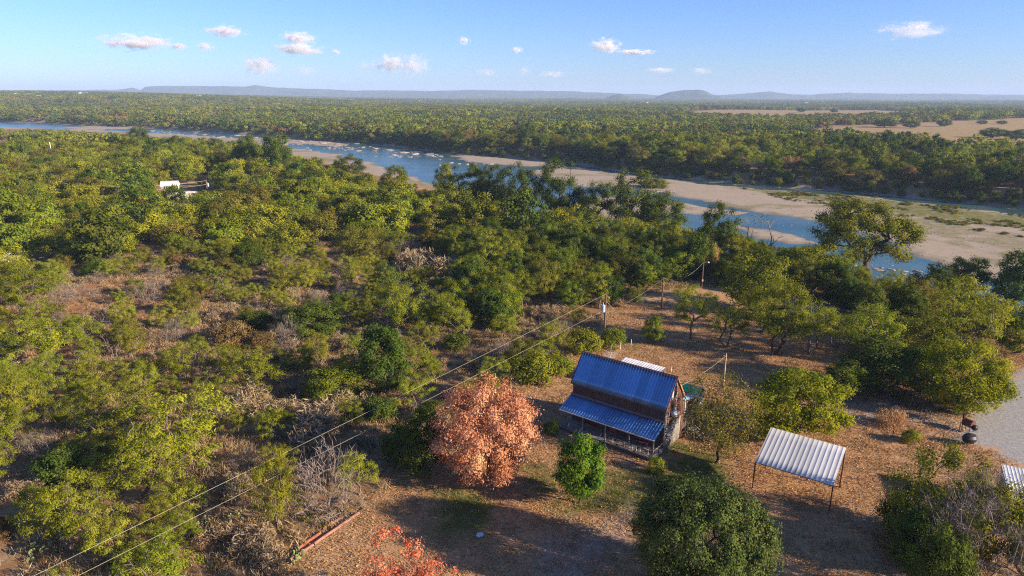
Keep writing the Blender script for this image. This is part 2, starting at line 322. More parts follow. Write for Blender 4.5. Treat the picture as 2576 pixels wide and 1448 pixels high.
gm, nt, b, nn, ll = newmat('dry_ground')
vec = coord(nn, ll, 1.0)
n_big = noise(nn, ll, vec, 0.05, 5, 0.6); n_mid = noise(nn, ll, vec, 0.45, 6, 0.65); n_fine = noise(nn, ll, vec, 2.2, 7, 0.75); n_tiny = noise(nn, ll, vec, 11, 3, 0.8)
def mixc(fac, a, bb):
    m = nn.new('ShaderNodeMix'); m.data_type = 'RGBA'
    if hasattr(fac, 'links'): ll.new(fac, m.inputs[0])
    else: m.inputs[0].default_value = fac
    for i, c in ((6, a), (7, bb)):
        if hasattr(c, 'links'): ll.new(c, m.inputs[i])
        else: m.inputs[i].default_value = (*c, 1)
    return m.outputs[2]
def math_(op, a, bb=0.0, c=None):
    m = nn.new('ShaderNodeMath'); m.operation = op
    for i, v in enumerate((a, bb) + ((c,) if c is not None else ())):
        if hasattr(v, 'links'): ll.new(v, m.inputs[i])
        else: m.inputs[i].default_value = v
    return m.outputs[0]
def attr(n): a = nn.new('ShaderNodeAttribute'); a.attribute_name = n; return a.outputs['Fac']
def rp(fac, cols): r = ramp(nn, cols); ll.new(fac, r.inputs[0]); return r.outputs[0]
scrub = rp(n_mid, [(0.3, (0.17, 0.090, 0.045)), (0.5, (0.29, 0.165, 0.08)), (0.72, (0.40, 0.25, 0.125))])
dirt = rp(n_mid, [(0.3, (0.24, 0.095, 0.040)), (0.55, (0.36, 0.155, 0.065)), (0.75, (0.42, 0.22, 0.10))])
yardc = rp(n_fine, [(0.32, (0.29, 0.155, 0.072)), (0.5, (0.48, 0.285, 0.138)), (0.68, (0.62, 0.41, 0.22))])
sandc = rp(n_fine, [(0.25, (0.19, 0.155, 0.110)), (0.42, (0.32, 0.262, 0.190)), (0.6, (0.41, 0.34, 0.25)), (0.78, (0.54, 0.48, 0.40))])
lawnc = rp(n_fine, [(0.3, (0.045, 0.075, 0.014)), (0.6, (0.12, 0.14, 0.03)), (0.75, (0.26, 0.20, 0.07))])
fieldc = rp(n_big, [(0.3, (0.25, 0.155, 0.060)), (0.45, (0.36, 0.24, 0.10)), (0.6, (0.30, 0.22, 0.10))])
drivec = rp(n_fine, [(0.3, (0.22, 0.21, 0.20)), (0.7, (0.42, 0.40, 0.37))])
stripc = rp(n_fine, [(0.3, (0.07, 0.075, 0.018)), (0.6, (0.19, 0.18, 0.04)), (0.8, (0.33, 0.26, 0.09))])
c = mixc(math_('MULTIPLY', attr('red'), 0.65), scrub, dirt)
c = mixc(math_('MULTIPLY', math_('GREATER_THAN', n_mid, 0.53), 0.35), c, (0.30, 0.22, 0.10))
c = mixc(math_('MULTIPLY', attr('yard'), 0.9), c, yardc)
c = mixc(math_('MULTIPLY', attr('yard'), math_('MULTIPLY', attr('red'), 0.25)), c, dirt)
c = mixc(attr('lawn'), c, lawnc); c = mixc(attr('drive'), c, drivec); c = mixc(attr('field'), c, fieldc)
c = mixc(attr('sand'), c, sandc); c = mixc(math_('MULTIPLY', attr('sand'), math_('MULTIPLY', n_big, 0.6)), c, (0.40, 0.30, 0.21)); n_fl = noise(nn, ll, coord(nn, ll, (0.10, 0.55, 0.3)), 1.0, 6, 0.7); c = mixc(math_('MULTIPLY', attr('sand'), math_('MULTIPLY', math_('GREATER_THAN', n_fl, 0.55), 0.35)), c, (0.30, 0.235, 0.18)); c = mixc(math_('MULTIPLY', attr('strip'), math_('MULTIPLY', math_('SUBTRACT', n_mid, 0.22), 3.2)), c, stripc); c = mixc(math_('MULTIPLY', attr('wet'), 0.55), c, (0.14, 0.11, 0.06))
c = mixc(math_('MULTIPLY', math_('GREATER_THAN', n_tiny, 0.6), 0.12), c, (0.08, 0.05, 0.035))
ll.new(c, b.inputs['Base Color']); b.inputs['Roughness'].default_value = 0.95; b.inputs['Specular IOR Level'].default_value = 0.1
bp = nn.new('ShaderNodeBump'); bp.inputs['Strength'].default_value = 0.6; bp.inputs['Distance'].default_value = 0.08
ll.new(math_('ADD', n_fine, math_('MULTIPLY', n_tiny, 0.4)), bp.inputs['Height']); ll.new(bp.outputs[0], b.inputs['Normal'])
ter.materials.append(gm)
tag(link('ground', ter), 'dry red-brown scrubland, yard, sandy river bed and far plain', kind='structure')

# water ---------------------------------------------------------------
wm, nt, b, nn, ll = newmat('river_water')
vec = coord(nn, ll, (1, 1, 1)); n1 = noise(nn, ll, vec, 0.9, 4, 0.6); n2 = noise(nn, ll, vec, 0.05, 3, 0.5)
def W_(x): return x
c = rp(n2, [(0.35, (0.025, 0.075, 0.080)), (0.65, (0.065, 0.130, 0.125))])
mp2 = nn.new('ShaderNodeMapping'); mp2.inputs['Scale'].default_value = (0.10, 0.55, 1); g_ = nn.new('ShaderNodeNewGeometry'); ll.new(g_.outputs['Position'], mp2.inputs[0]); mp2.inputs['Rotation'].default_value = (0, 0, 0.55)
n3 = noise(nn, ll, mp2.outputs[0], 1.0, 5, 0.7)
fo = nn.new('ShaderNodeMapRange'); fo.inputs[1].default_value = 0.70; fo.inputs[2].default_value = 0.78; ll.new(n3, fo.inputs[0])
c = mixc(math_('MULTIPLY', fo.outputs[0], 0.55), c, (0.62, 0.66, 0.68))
ll.new(c, b.inputs['Base Color']); b.inputs['Roughness'].default_value = 0.22; b.inputs['IOR'].default_value = 1.33; b.inputs['Specular IOR Level'].default_value = 0.5
bp = nn.new('ShaderNodeBump'); bp.inputs['Strength'].default_value = 0.35; bp.inputs['Distance'].default_value = 0.15; ll.new(n1, bp.inputs['Height']); ll.new(bp.outputs[0], b.inputs['Normal'])
k = len(NL); nl2 = NL - np.array([0, 0]); V = [(p[0], p[1], ZW) for p in NL] + [(p[0], p[1] + 0.0, ZW) for p in FL]
ctr = [(NL[i] + FL[i]) / 2 for i in range(k)]
out = 12.0
V = [(NL[i][0], NL[i][1] - 0, ZW) for i in range(k)] + [(FL[i][0], FL[i][1], ZW) for i in range(k)]
V = []
for i in range(k):
    d = FL[i] - NL[i]; d = d / (np.linalg.norm(d) + 1e-9); V.append((*(NL[i] - d * 4), ZW))
for i in range(k):
    d = FL[i] - NL[i]; d = d / (np.linalg.norm(d) + 1e-9); V.append((*(FL[i] + d * 4), ZW))
F = [(i, i + 1, k + i + 1, k + i) for i in range(k - 1)]
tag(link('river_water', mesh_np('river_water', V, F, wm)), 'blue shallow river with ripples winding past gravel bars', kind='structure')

# far hills -----------------------------------------------------------
hm, nt, b, nn, ll = newmat('hill_scrub')
vec = coord(nn, ll, 1.0); n1 = noise(nn, ll, vec, 0.006, 6, 0.7)
ll.new(rp(n1, [(0.35, (0.035, 0.05, 0.02)), (0.6, (0.09, 0.10, 0.035)), (0.72, (0.22, 0.16, 0.10))]), b.inputs['Base Color']); b.inputs['Roughness'].default_value = 1.0; b.inputs['Specular IOR Level'].default_value = 0
def ridge(name, prof, D, depth, label, seed, step=6, kind='structure', cat=None):
    xs = np.arange(prof[0][0], prof[-1][0] + 1, step); ys = np.interp(xs, [p[0] for p in prof], [p[1] for p in prof])
    base = np.interp(xs, [40, 2538], [235.7, 244.4]); rows = []
    px_m = D / FPX; g = np.random.default_rng(seed); nz = vnoise(np.stack([xs, xs * 0], 1).astype(float), 22, seed) - 0.5
    top = H + np.maximum((base - ys), -8) * px_m + nz * 9
    prof_t = [(0, -0.05), (0.15, 0.22), (0.35, 0.55), (0.6, 0.85), (0.8, 1.0), (1.0, 0.9), (1.4, 0.3)]
    for t, hh in prof_t:
        dd = D - depth * (0.8 - t); ax_ = (xs - PW / 2) / FPX
        x = ax_ * dd; y = np.full(len(xs), dd * 1.0)
        P_ = np.stack([x, y], 1); nn_ = (vnoise(P_, 380, seed + 1) - 0.5) * 0.35 + (vnoise(P_, 130, seed + 2) - 0.5) * 0.15
        rows.append(np.stack([x, y, np.maximum(top, 4) * np.clip(hh + nn_ * (0 if hh == 1.0 else 1) * (hh > 0), -0.05, 1.0)], 1))
    V = np.concatenate(rows); n = len(xs); ii = (np.arange(len(rows) - 1)[:, None] * n + np.arange(n - 1)[None]).ravel()
    o = link(name, mesh_np(name, V, np.stack([ii, ii + 1, ii + n + 1, ii + n], 1), hm, smooth=True)); tag(o, label, cat, kind=kind); return o
ridge('hills', [(-700, 232), (0, 230), (200, 227), (340, 226), (370, 221), (390, 228), (400, 219), (450, 217), (600, 218), (640, 219), (665, 215), (700, 220), (800, 224), (900, 228), (1000, 228), (1100, 229), (1190, 226), (1250, 228), (1400, 229), (1500, 233), (1570, 236), (1600, 236), (1640, 240), (1780, 240), (1850, 235), (1910, 230), (1950, 236), (2000, 238), (2100, 233), (2200, 236), (2330, 235), (2450, 238), (2576, 239), (3300, 240)], 9300, 1400, 'low blue hazy hill range along the whole horizon', 21)
ridge('domed_hill', [(1632, 244), (1650, 238), (1670, 231), (1700, 227), (1735, 226), (1755, 230), (1772, 237), (1795, 243)], 6900, 700, 'domed rocky hill standing alone right of centre on the horizon', 31, 4, kind='structure')
ridge('knoll', [(1515, 244), (1530, 238), (1540, 236.5), (1550, 236.5), (1565, 241), (1575, 244)], 6000, 350, 'small pointed knoll left of the domed hill', 41, 3, kind='structure')
def zheight(x, y, py):
    lo, hi = -6.0, 60.0
    for _ in range(40):
        m = (lo + hi) / 2
        if proj([x, y, m])[1] > py: lo = m
        else: hi = m
    return (lo + hi) / 2
def scatter(name, P, sc, rz, idx, protos, label, nm='scatter', kind='stuff'):
    c = bpy.data.collections.new(nm + '_sources')
    for i, me in enumerate(protos): c.objects.link(bpy.data.objects.new('%s_%02d' % (nm, i), me))
    me = bpy.data.meshes.new(name); n = len(P); me.vertices.add(n); me.vertices.foreach_set('co', np.asarray(P, np.float32).ravel())
    a = me.attributes.new('idx', 'INT', 'POINT'); a.data.foreach_set('value', np.asarray(idx, np.int32))
    a = me.attributes.new('rot', 'FLOAT_VECTOR', 'POINT'); a.data.foreach_set('vector', np.stack([rz * 0, rz * 0, rz], 1).astype(np.float32).ravel())
    a = me.attributes.new('scl', 'FLOAT_VECTOR', 'POINT'); a.data.foreach_set('vector', np.asarray(sc, np.float32).ravel())
    o = link(name, me); mod = o.modifiers.new('scatter', 'NODES'); g = bpy.data.node_groups.new(name, 'GeometryNodeTree'); mod.node_group = g
    g.interface.new_socket('Geometry', in_out='INPUT', socket_type='NodeSocketGeometry'); g.interface.new_socket('Geometry', in_out='OUTPUT', socket_type='NodeSocketGeometry')
    gi = g.nodes.new('NodeGroupInput'); go = g.nodes.new('NodeGroupOutput'); ip = g.nodes.new('GeometryNodeInstanceOnPoints')
    ci = g.nodes.new('GeometryNodeCollectionInfo'); ci.inputs['Collection'].default_value = c; ci.inputs['Separate Children'].default_value = True; ci.inputs['Reset Children'].default_value = True
    ip.inputs['Pick Instance'].default_value = True
    def na(nme, t): x = g.nodes.new('GeometryNodeInputNamedAttribute'); x.data_type = t; x.inputs['Name'].default_value = nme; return x.outputs['Attribute']
    er = g.nodes.new('FunctionNodeEulerToRotation'); L = g.links
    L.new(gi.outputs[0], ip.inputs['Points']); L.new(ci.outputs[0], ip.inputs['Instance']); L.new(na('idx', 'INT'), ip.inputs['Instance Index'])
    L.new(na('rot', 'FLOAT_VECTOR'), er.inputs[0]); L.new(er.outputs[0], ip.inputs['Rotation']); L.new(na('scl', 'FLOAT_VECTOR'), ip.inputs['Scale']); L.new(ip.outputs[0], go.inputs[0])
    return tag(o, label, kind=kind)

# ------------------------------------------------------------------ barn
def metal(name, c1, c2, met=0.5, rough=0.38, sc=2.0):
    return simple(name, c1, c2, sc, rough, met, 0.05, (1, 0.15, 1), 0.5)
ROOF = metal('sky_tinted_steel', (0.12, 0.27, 0.47), (0.15, 0.31, 0.53), 0.6, 0.33)  # blue sky reflection of shaded bare steel, put into the base colour
ROOFW = metal('galvanised_steel', (0.54, 0.53, 0.49), (0.72, 0.70, 0.66), 0.15, 0.45)
ROOFP = metal('white_painted_steel', (0.62, 0.60, 0.60), (0.76, 0.74, 0.73), 0.0, 0.5)
PLK = simple('weathered_plank', (0.045, 0.028, 0.022), (0.13, 0.088, 0.068), 3, 0.9, bump=0.5, stretch=(4, 4, 0.5))
PLR = simple('reddish_plank', (0.10, 0.035, 0.02), (0.22, 0.10, 0.06), 3, 0.9, bump=0.5, stretch=(4, 4, 0.5))
PLG = simple('peeling_grey_plank', (0.10, 0.08, 0.07), (0.46, 0.43, 0.38), 2.2, 0.9, bump=0.5, stretch=(4, 4, 0.5))
TRIMR = simple('rusty_trim', (0.14, 0.045, 0.045), (0.22, 0.08, 0.07), 4, 0.7)
WHITE = simple('white_paint', (0.60, 0.60, 0.58), (0.78, 0.78, 0.76), 4, 0.6)
GREYP = simple('grey_weathered_wood', (0.16, 0.13, 0.11), (0.36, 0.31, 0.27), 5, 0.9, stretch=(3, 3, 0.6))
DARKM = simple('black_steel', (0.012, 0.012, 0.013), (0.04, 0.035, 0.035), 5, 0.5)
RUSTM = simple('rusty_steel', (0.07, 0.025, 0.018), (0.16, 0.06, 0.035), 8, 0.8)
REDP = simple('faded_red_paint', (0.22, 0.05, 0.04), (0.33, 0.10, 0.08), 5, 0.8)
GREENR = simple('green_sheet', (0.01, 0.34, 0.13), (0.02, 0.52, 0.22), 4, 0.4)
CREAM = simple('cream_paint', (0.52, 0.47, 0.32), (0.66, 0.60, 0.44), 3, 0.7)
BLUEP = simple('blue_translucent_sheet', (0.10, 0.22, 0.36), (0.42, 0.52, 0.60), 2.5, 0.3)
GLASS = simple('dark_window_glass', (0.01, 0.012, 0.016), (0.03, 0.035, 0.04), 3, 0.08)
STONE = simple('pale_stone', (0.22, 0.185, 0.15), (0.42, 0.36, 0.31), 4, 0.9, bump=0.6)
CONC = simple('grey_concrete', (0.28, 0.27, 0.25), (0.42, 0.40, 0.38), 4, 0.9, bump=0.3)

def sheet(name, wd, ln, pitch, hgt, mat, ribw=0.3, nseg=6):
    """ribbed sheet: x across, y along the ribs, thin but solid"""
    k = int(round(wd / pitch)); xs = []; zs = []
    for i in range(k):
        for t, zz in ((0, 0), (0.5 - ribw / 2 - 0.08, 0), (0.5 - ribw / 2, 1), (0.5 + ribw / 2, 1), (0.5 + ribw / 2 + 0.08, 0)):
            xs.append((i + t) * wd / k); zs.append(zz * hgt)
    xs.append(wd); zs.append(0); xs = np.array(xs); zs = np.array(zs); n = len(xs); g = np.random.default_rng(n)
    V = []
    ys = np.linspace(0, ln, nseg)
    for dz in (0, -0.012):
        for y in ys: V += [(a, y, c_ + dz) for a, c_ in zip(xs, zs)]
    V = np.array(V); F = []
    for s, off in ((0, 0), (1, n * nseg)):
        for j in range(nseg - 1):
            for i in range(n - 1):
                q = [off + j * n + i, off + j * n + i + 1, off + (j + 1) * n + i + 1, off + (j + 1) * n + i]; F.append(q if s == 0 else q[::-1])
    o2 = n * nseg
    for i in range(n - 1): F.append([i, o2 + i, o2 + i + 1, i + 1]); e = (nseg - 1) * n; F.append([e + i, e + i + 1, o2 + e + i + 1, o2 + e + i])
    return mesh_np(name, V, F, mat)
TH = -0.668; ax = np.array([math.cos(TH), math.sin(TH), 0]); O = np.array([16.87, 67.63, 0]) - ax * 12.33
barn = thing('barn', 'weathered plank barn with blue ribbed metal roof and a front porch', 'barn', tuple(O), TH)
ay = np.array([-math.sin(TH), math.cos(TH), 0])
def bw(x, y, z): return O + ax * x + ay * y + np.array([0, 0, z])
def on_x(px, py, xl):
    d = at(px, py, 0) - CAM; t = ((O + ax * xl - CAM) @ ax) / (d @ ax); p = CAM + d * t; q = p - O; return q @ ay, p[2]
Lb = 12.33; DB = 4.4; slope = (8.38 - 5.17) / 2.43; ang = math.atan(slope); Ls = math.hypot(2.43, 8.38 - 5.17)
box('light_leak_block', (Lb / 2, DB / 2, 2.55), (Lb - 0.55, DB - 0.2, 5.1), PLK, barn)  # added core box that stops light leaking between the planks
V = [(0.28, 0.1, 5.1), (Lb - 0.28, 0.1, 5.1), (Lb - 0.28, DB - 0.1, 5.1), (0.28, DB - 0.1, 5.1), (0.28, 2.2, 8.1), (Lb - 0.28, 2.2, 8.1)]
link('loft', mesh_np('loft', np.array(V), [(0, 1, 5, 4), (2, 3, 4, 5), (1, 2, 5, 5), (3, 0, 4, 4)][:2], PLK), barn)
g = np.random.default_rng(3)
npl = 40; pw = (Lb - 0.4) / npl; LIT = g.random(200)
for i in range(npl):
    x = 0.2 + pw * (i + 0.5); h = 5.12 + 0.02 * g.random()
    box('plank', (x, 0.02 + 0.012 * g.random(), h / 2), (pw - 0.018, 0.035, h), PLK if g.random() < 0.96 else PLG, barn)
    if i % 2 == 0: box('plank', (x + pw / 2, DB - 0.02, h / 2), (pw * 2 - 0.02, 0.035, h), PLK, barn)
def topz(y): return 5.17 + slope * (2.43 - abs(y - 2.2)) - 0.06
for side, xx in ((0, 0.2), (1, Lb - 0.2)):
    ng = 16; gw = DB / ng
    for i in range(ng):
        y0 = i * gw + 0.008; y1 = (i + 1) * gw - 0.008; jx = xx + (g.random() - .5) * 0.02; t = 0.02
        zb = 0.15 if side else 0.0; zm = min(topz(y0), topz(y1)); split = 2.6 + 0.5 * g.random() if side else 99
        def pl(za, zb_, zc, mat): link('plank', mesh_np('plank', np.array([(jx - t, y0, za), (jx + t, y0, za), (jx + t, y1, za), (jx - t, y1, za), (jx - t, y0, zb_), (jx + t, y0, zb_), (jx + t, y1, zc), (jx - t, y1, zc)]), [(0, 3, 2, 1), (4, 5, 6, 7), (0, 1, 5, 4), (1, 2, 6, 5), (2, 3, 7, 6), (3, 0, 4, 7)], mat), barn)
        if side and i < 15:
            pl(zb, split, split, PLG); pl(split + 0.015, topz(y0), topz(y1), [PLR, PLK, PLG, PLR][int(g.random() * 4)])
        else: pl(zb, topz(y0), topz(y1), PLK)
npn = 12; pwid = Lb / npn; mp_ = sheet('roof_panel', pwid, Ls, pwid / 3, 0.075, ROOF, 0.14); pp_len = math.hypot(2.554, 3.779 - 2.652); pang = math.atan((3.779 - 2.652) / 2.554); mpp = sheet('roof_panel', pwid, pp_len, pwid / 3, 0.075, ROOF, 0.14)
for i in range(npn):
    o = link('roof_panel', mp_, barn, (i * pwid, -0.23, 5.17 + 0.004 * (i % 2))); o.rotation_euler = (ang, 0, 0)
    o = link('roof_panel', mp_, barn, ((i + 1) * pwid, DB + 0.23, 5.17 + 0.004 * (i % 2))); o.rotation_euler = (ang, 0, math.pi)
    o = link('roof_panel', mpp, barn, (i * pwid, -2.554, 2.652 + 0.004 * (i % 2))); o.rotation_euler = (pang, 0, 0); o['label'] = 'lower porch roof sheet'
for s in (-1, 1):
    o = box('ridge_cap', (Lb / 2, 2.2 + s * 0.085, 8.36), (Lb + 0.1, 0.24, 0.02), TRIMR, barn, (s * -ang, 0, 0))
for xx in (0.0, Lb):
    for s in (-1, 1):
        c_ = (xx, 2.2 + s * 1.215, 5.17 + (8.38 - 5.17) / 2 - 0.05); box('rake_trim', c_, (0.07, Ls + 0.05, 0.16), TRIMR if xx == 0 or s < 0 else simple('orange_trim', (0.30, 0.12, 0.05), (0.42, 0.2, 0.09), 4, 0.8), barn, (-s * ang, 0, 0))
box('eave_trim', (Lb / 2, -0.2, 5.08), (Lb, 0.04, 0.10), TRIMR, barn)
box('flashing', (Lb / 2, -0.13, 3.80), (Lb, 0.30, 0.03), simple('faded_red_flashing', (0.24, 0.10, 0.10), (0.34, 0.16, 0.15), 4, 0.6), barn, (pang, 0, 0))
box('gutter', (Lb / 2, -2.60, 2.60), (Lb + 0.04, 0.10, 0.12), WHITE, barn)
box('porch_beam', (Lb / 2, -2.36, 2.52), (Lb - 0.2, 0.10, 0.18), GREYP, barn)
for i in range(9): box('deck_board', (Lb / 2, -2.42 + i * 0.29, 0.40), (Lb - 0.05, 0.27, 0.05), GREYP, barn)
box('deck_skirt', (Lb / 2, -2.50, 0.20), (Lb - 0.1, 0.05, 0.36), PLK, barn)
PX = [0.2, 3.15, 6.15, 9.15, 12.1]
for x in PX: box('post', (x, -2.36, 1.42), (0.12, 0.12, 2.02), GREYP, barn)
def railing(x0, y0, x1, y1, z0=0.43, mis=None):
    Ln = math.hypot(x1 - x0, y1 - y0); a = math.atan2(y1 - y0, x1 - x0)
    r = box('railing', ((x0 + x1) / 2, (y0 + y1) / 2, z0 + 0.78), (1, 1, 1), GREYP, barn, (0, 0, a))
    r.data = mesh_np('railing', np.array(ubox(GREYP).vertices.values() and [v.co[:] for v in ubox(GREYP).vertices]) * np.array([Ln, 0.09, 0.05]), [tuple(p.vertices) for p in ubox(GREYP).polygons], GREYP)
    box('bottom_rail', (0, 0, -0.64), (Ln, 0.05, 0.05), GREYP, r)
    n = max(2, int(Ln / 0.42))
    for i in range(1, n): box('baluster', (-Ln / 2 + i * Ln / n, 0.0, -0.33), (0.045, 0.045, 0.60), WHITE if g.random() < 0.5 else GREYP, r, (0, (g.random() - .5) * 0.08, 0))
railing(0.3, -2.36, 2.7, -2.36); railing(6.2, -2.36, 9.1, -2.36); railing(9.2, -2.36, 12.0, -2.36); railing(12.1, -2.3, 12.1, -0.1); railing(0.2, -2.3, 0.2, -0.1)
for i in range(3): box('step', (4.4, -2.75 - i * 0.30, 0.34 - i * 0.12), (2.4, 0.30, 0.06), GREYP, barn)
for x in (3.15, 5.7): beam('handrail', (x, -2.4, 1.2), (x, -3.5, 0.75), 0.06, 0.06, WHITE, barn); beam('handrail_post', (x, -3.45, 0.0), (x, -3.45, 0.76), 0.06, 0.06, GREYP, barn)
d = box('door', (5.9, -0.04, 1.42), (0.95, 0.06, 2.0), REDP, barn); rod('door_handle', [(0.35, -0.6, 0.0), (0.38, -0.9, 0.03)], 0.03, DARKM, d)
for x in (2.2, 8.6, 10.6):
    wdw = box('window', (x, -0.035, 1.75), (0.95, 0.05, 1.15), GLASS, barn)
    for s in (-1, 1): box('frame', (s * 0.53, -0.2, 0), (0.08, 0.9, 1.08), WHITE, wdw); box('frame', (0, -0.2, s * 0.52), (1.1, 0.9, 0.07), WHITE, wdw)
yy, zz = on_x(1697, 1032, Lb + 0.1)
W2 = box('window', (Lb - 0.16, yy, zz), (0.05, 0.7, 1.5), GLASS, barn); ac = box('window_unit_shelf', (Lb + 0.1, yy, zz - 0.62), (0.5, 0.75, 0.04), GREYP, barn)
acu = thing('air_conditioner', 'white box window air conditioner sticking out of the barn gable', 'air conditioner', tuple(bw(Lb + 0.18, yy, zz - 0.6)), TH)
box('casing', (0, 0, 0.26), (0.72, 0.72, 0.50), WHITE, acu); box('grille', (0.37, 0, 0.26), (0.02, 0.62, 0.40), simple('grey_fins', (0.15, 0.15, 0.15), (0.35, 0.35, 0.35), 30, 0.6), acu)
box('window', (Lb - 0.165, 2.2, 6.6), (0.03, 0.75, 1.1), GLASS, barn); box('shutter', (Lb - 0.14, 1.55, 6.6), (0.03, 0.35, 1.3), WHITE, barn)
rod('downpipe', [bw(Lb + 0.02, 4.7, 5.1) * 0 + np.array([Lb + 0.02, 4.66, 5.1]), np.array([Lb + 0.02, 4.66, 3.0])], 0.06, WHITE, barn)
# rear lean-to
for i in range(10):
    y0 = 4.44 + i * 0.42; h = 4.55 - i * 0.105; box('plank', (Lb - 0.25, y0 + 0.2, h / 2), (0.04, 0.40, h), [PLR, PLK, PLK, PLG][i % 4], barn)
    box('plank', (8.5, y0 + 0.2, h / 2), (0.04, 0.40, h), PLK, barn)
for i in range(9): box('plank', (8.7 + i * 0.42, 8.66, 1.75), (0.40, 0.04, 3.5), PLK, barn)
lang = math.atan(-0.25)
for i in range(4):
    sh_ = sheet('roof_panel', 0.98, 4.5, 0.25, 0.03, BLUEP) if i == 0 else sh_
    o = link('roof_panel', sh_, barn, (8.4 + i * 0.97, 4.5, 4.72 + 0.004 * i)); o.rotation_euler = (lang, 0, 0); o['label'] = 'milky blue sheet on the rear lean-to'
o = box('torn_tarp', (11.3, 5.7, 4.52), (0.9, 0.7, 0.03), DARKM, barn, (lang, 0.12, 0.5))
# side steps
st = thing('wooden_steps', 'grey wooden steps with handrail beside the barn side door', 'steps', tuple(bw(12.75, 5.6, 0)), TH)
box('landing', (0.35, 0, 1.05), (0.9, 1.2, 0.06), GREYP, st)
for i in range(4): box('tread', (0.98 + i * 0.3, 0, 0.86 - i * 0.22), (0.28, 1.15, 0.05), GREYP, st)
for y in (-0.6, 0.6):
    beam('stringer', (0.8, y, 0.95), (2.05, y, 0.05), 0.05, 0.2, PLK, st); beam('handrail', (0.0, y, 1.85), (0.85, y, 1.85), 0.06, 0.05, GREYP, st); beam('handrail', (0.85, y, 1.85), (2.05, y, 1.0), 0.06, 0.05, GREYP, st)
    for x, h in ((0.0, 1.85), (0.85, 1.85), (2.0, 1.0)): beam('post', (x, y, 0), (x, y, h), 0.07, 0.07, GREYP, st)
bn = thing('bench', 'reddish wooden bench on the right end of the barn porch', 'bench', tuple(bw(9.9, -0.6, 0.43)), TH)
for i in range(3): box('seat_slat', (0, -0.14 + i * 0.14, 0.44), (1.5, 0.12, 0.03), REDP, bn); box('back_slat', (0, 0.25, 0.6 + i * 0.15), (1.5, 0.03, 0.12), REDP, bn)
for x in (-0.68, 0.68):
    box('leg', (x, -0.15, 0.21), (0.06, 0.06, 0.42), REDP, bn); box('leg', (x, 0.22, 0.45), (0.06, 0.06, 0.9), REDP, bn)
# garden shed
sh = thing('garden_shed', 'small cream shed with bright green gable roof behind the barn', 'shed', tuple(bw(9.9, 12.3, 0)), TH)
for k_, (cx_, cy_, sx, sy) in enumerate([(0, -1.1, 2.3, 0.06), (0, 1.1, 2.3, 0.06), (-1.15, 0, 0.06, 2.26), (1.15, 0, 0.06, 2.26)]):
    for j in range(8): box('siding', (cx_, cy_, 0.14 + j * 0.285), (sx, sy, 0.27), CREAM, sh, (0.03 if sy < 0.1 else 0, 0, 0))
link('gable', mesh_np('gable', np.array([(-1.15, -1.12, 2.3), (-1.15, 1.12, 2.3), (-1.15, 0, 3.15), (1.15, -1.12, 2.3), (1.15, 1.12, 2.3), (1.15, 0, 3.15)]), [(0, 1, 2, 2), (3, 5, 4, 4)][:0] or [(0, 1, 4, 3), (0, 3, 5, 2), (1, 2, 5, 4)], CREAM), sh)
for s in (-1, 1): box('roof', (0, s * 0.63, 2.80), (2.7, 1.62, 0.06), GREENR, sh, (-s * 0.66, 0, 0))
box('door', (1.19, 0.2, 1.05), (0.03, 0.9, 1.9), WHITE, sh)
def canopy(name, label, org, th, Lx, Dy, zf, zb, npan, pitch, mat, postmat, posts, rail=None, sk=0.0):
    t = thing(name, label, 'canopy', tuple(org), th)
    ln = math.hypot(Dy, zb - zf); an = math.atan2(zb - zf, Dy); m_ = sheet('roof_panel', Lx / npan, ln, pitch, 0.015, mat, 0.12)
    for i in range(npan):
        o = link('roof_panel', m_, t, (i * Lx / npan, 0, zf - sk * i / npan + 0.004 * (i % 2))); o.rotation_euler = (an, 0, 0)
    for x, y in posts:
        z = zf + (zb - zf) * y / Dy - sk * x / Lx - 0.1; beam('post', (x, y, 0), (x, y, z), 0.12, 0.12, postmat, t)
    for y in (0.08, Dy / 2, Dy - 0.08):
        z = zf + (zb - zf) * y / Dy - 0.07; beam('purlin', (0, y, z), (Lx, y, z - sk), 0.05, 0.09, postmat, t)
    if rail: rod('rail', [(0, 0.05, rail), (Lx, 0.05, rail - 0.1)], 0.02, postmat, t)
    return t
axc = np.array([math.cos(-0.609), math.sin(-0.609), 0]); oc = np.array([30.252, 56.66, 0]) - axc * 7.292
canopy('carport', 'open carport with pale ribbed metal roof on thin rusty posts', oc, -0.609, 7.292, 5.267, 2.93, 4.52, 8, 0.456, ROOFW, RUSTM, [(0.05, 0.05), (7.24, 0.05), (0.05, 5.2), (7.24, 5.2)], 0.75, 0.09)
canopy('rear_canopy', 'low white ribbed metal roof standing behind the barn', bw(-2.1, 12.5, 0), TH, 6.1, 4.5, 2.2, 2.6, 8, 0.38, ROOFP, GREYP, [(0.1, 0.1), (6.0, 0.1), (0.1, 4.4), (6.0, 4.4)])
a2 = np.array([47.9, 59.6, 0]); b2 = np.array([44.9, 54.0, 0]); dv = (a2 - b2); th2 = math.atan2(-dv[0], dv[1])
mr_ = canopy('machine_shed', 'shed at the right edge with bluish white ribbed roof behind the bare tree', b2, th2, 9.0, float(np.linalg.norm(dv)), 3.1, 3.5, 10, 0.3, ROOFW, GREYP, [(0.1, 0.1), (0.1, 6.2), (4.5, 0.1), (4.5, 6.2), (8.9, 0.1), (8.9, 6.2)])
for i in range(16): box('wall_board', (0.12, 0.35 + i * 0.37, 1.5), (0.03, 0.36, 3.0), PLG, mr_)

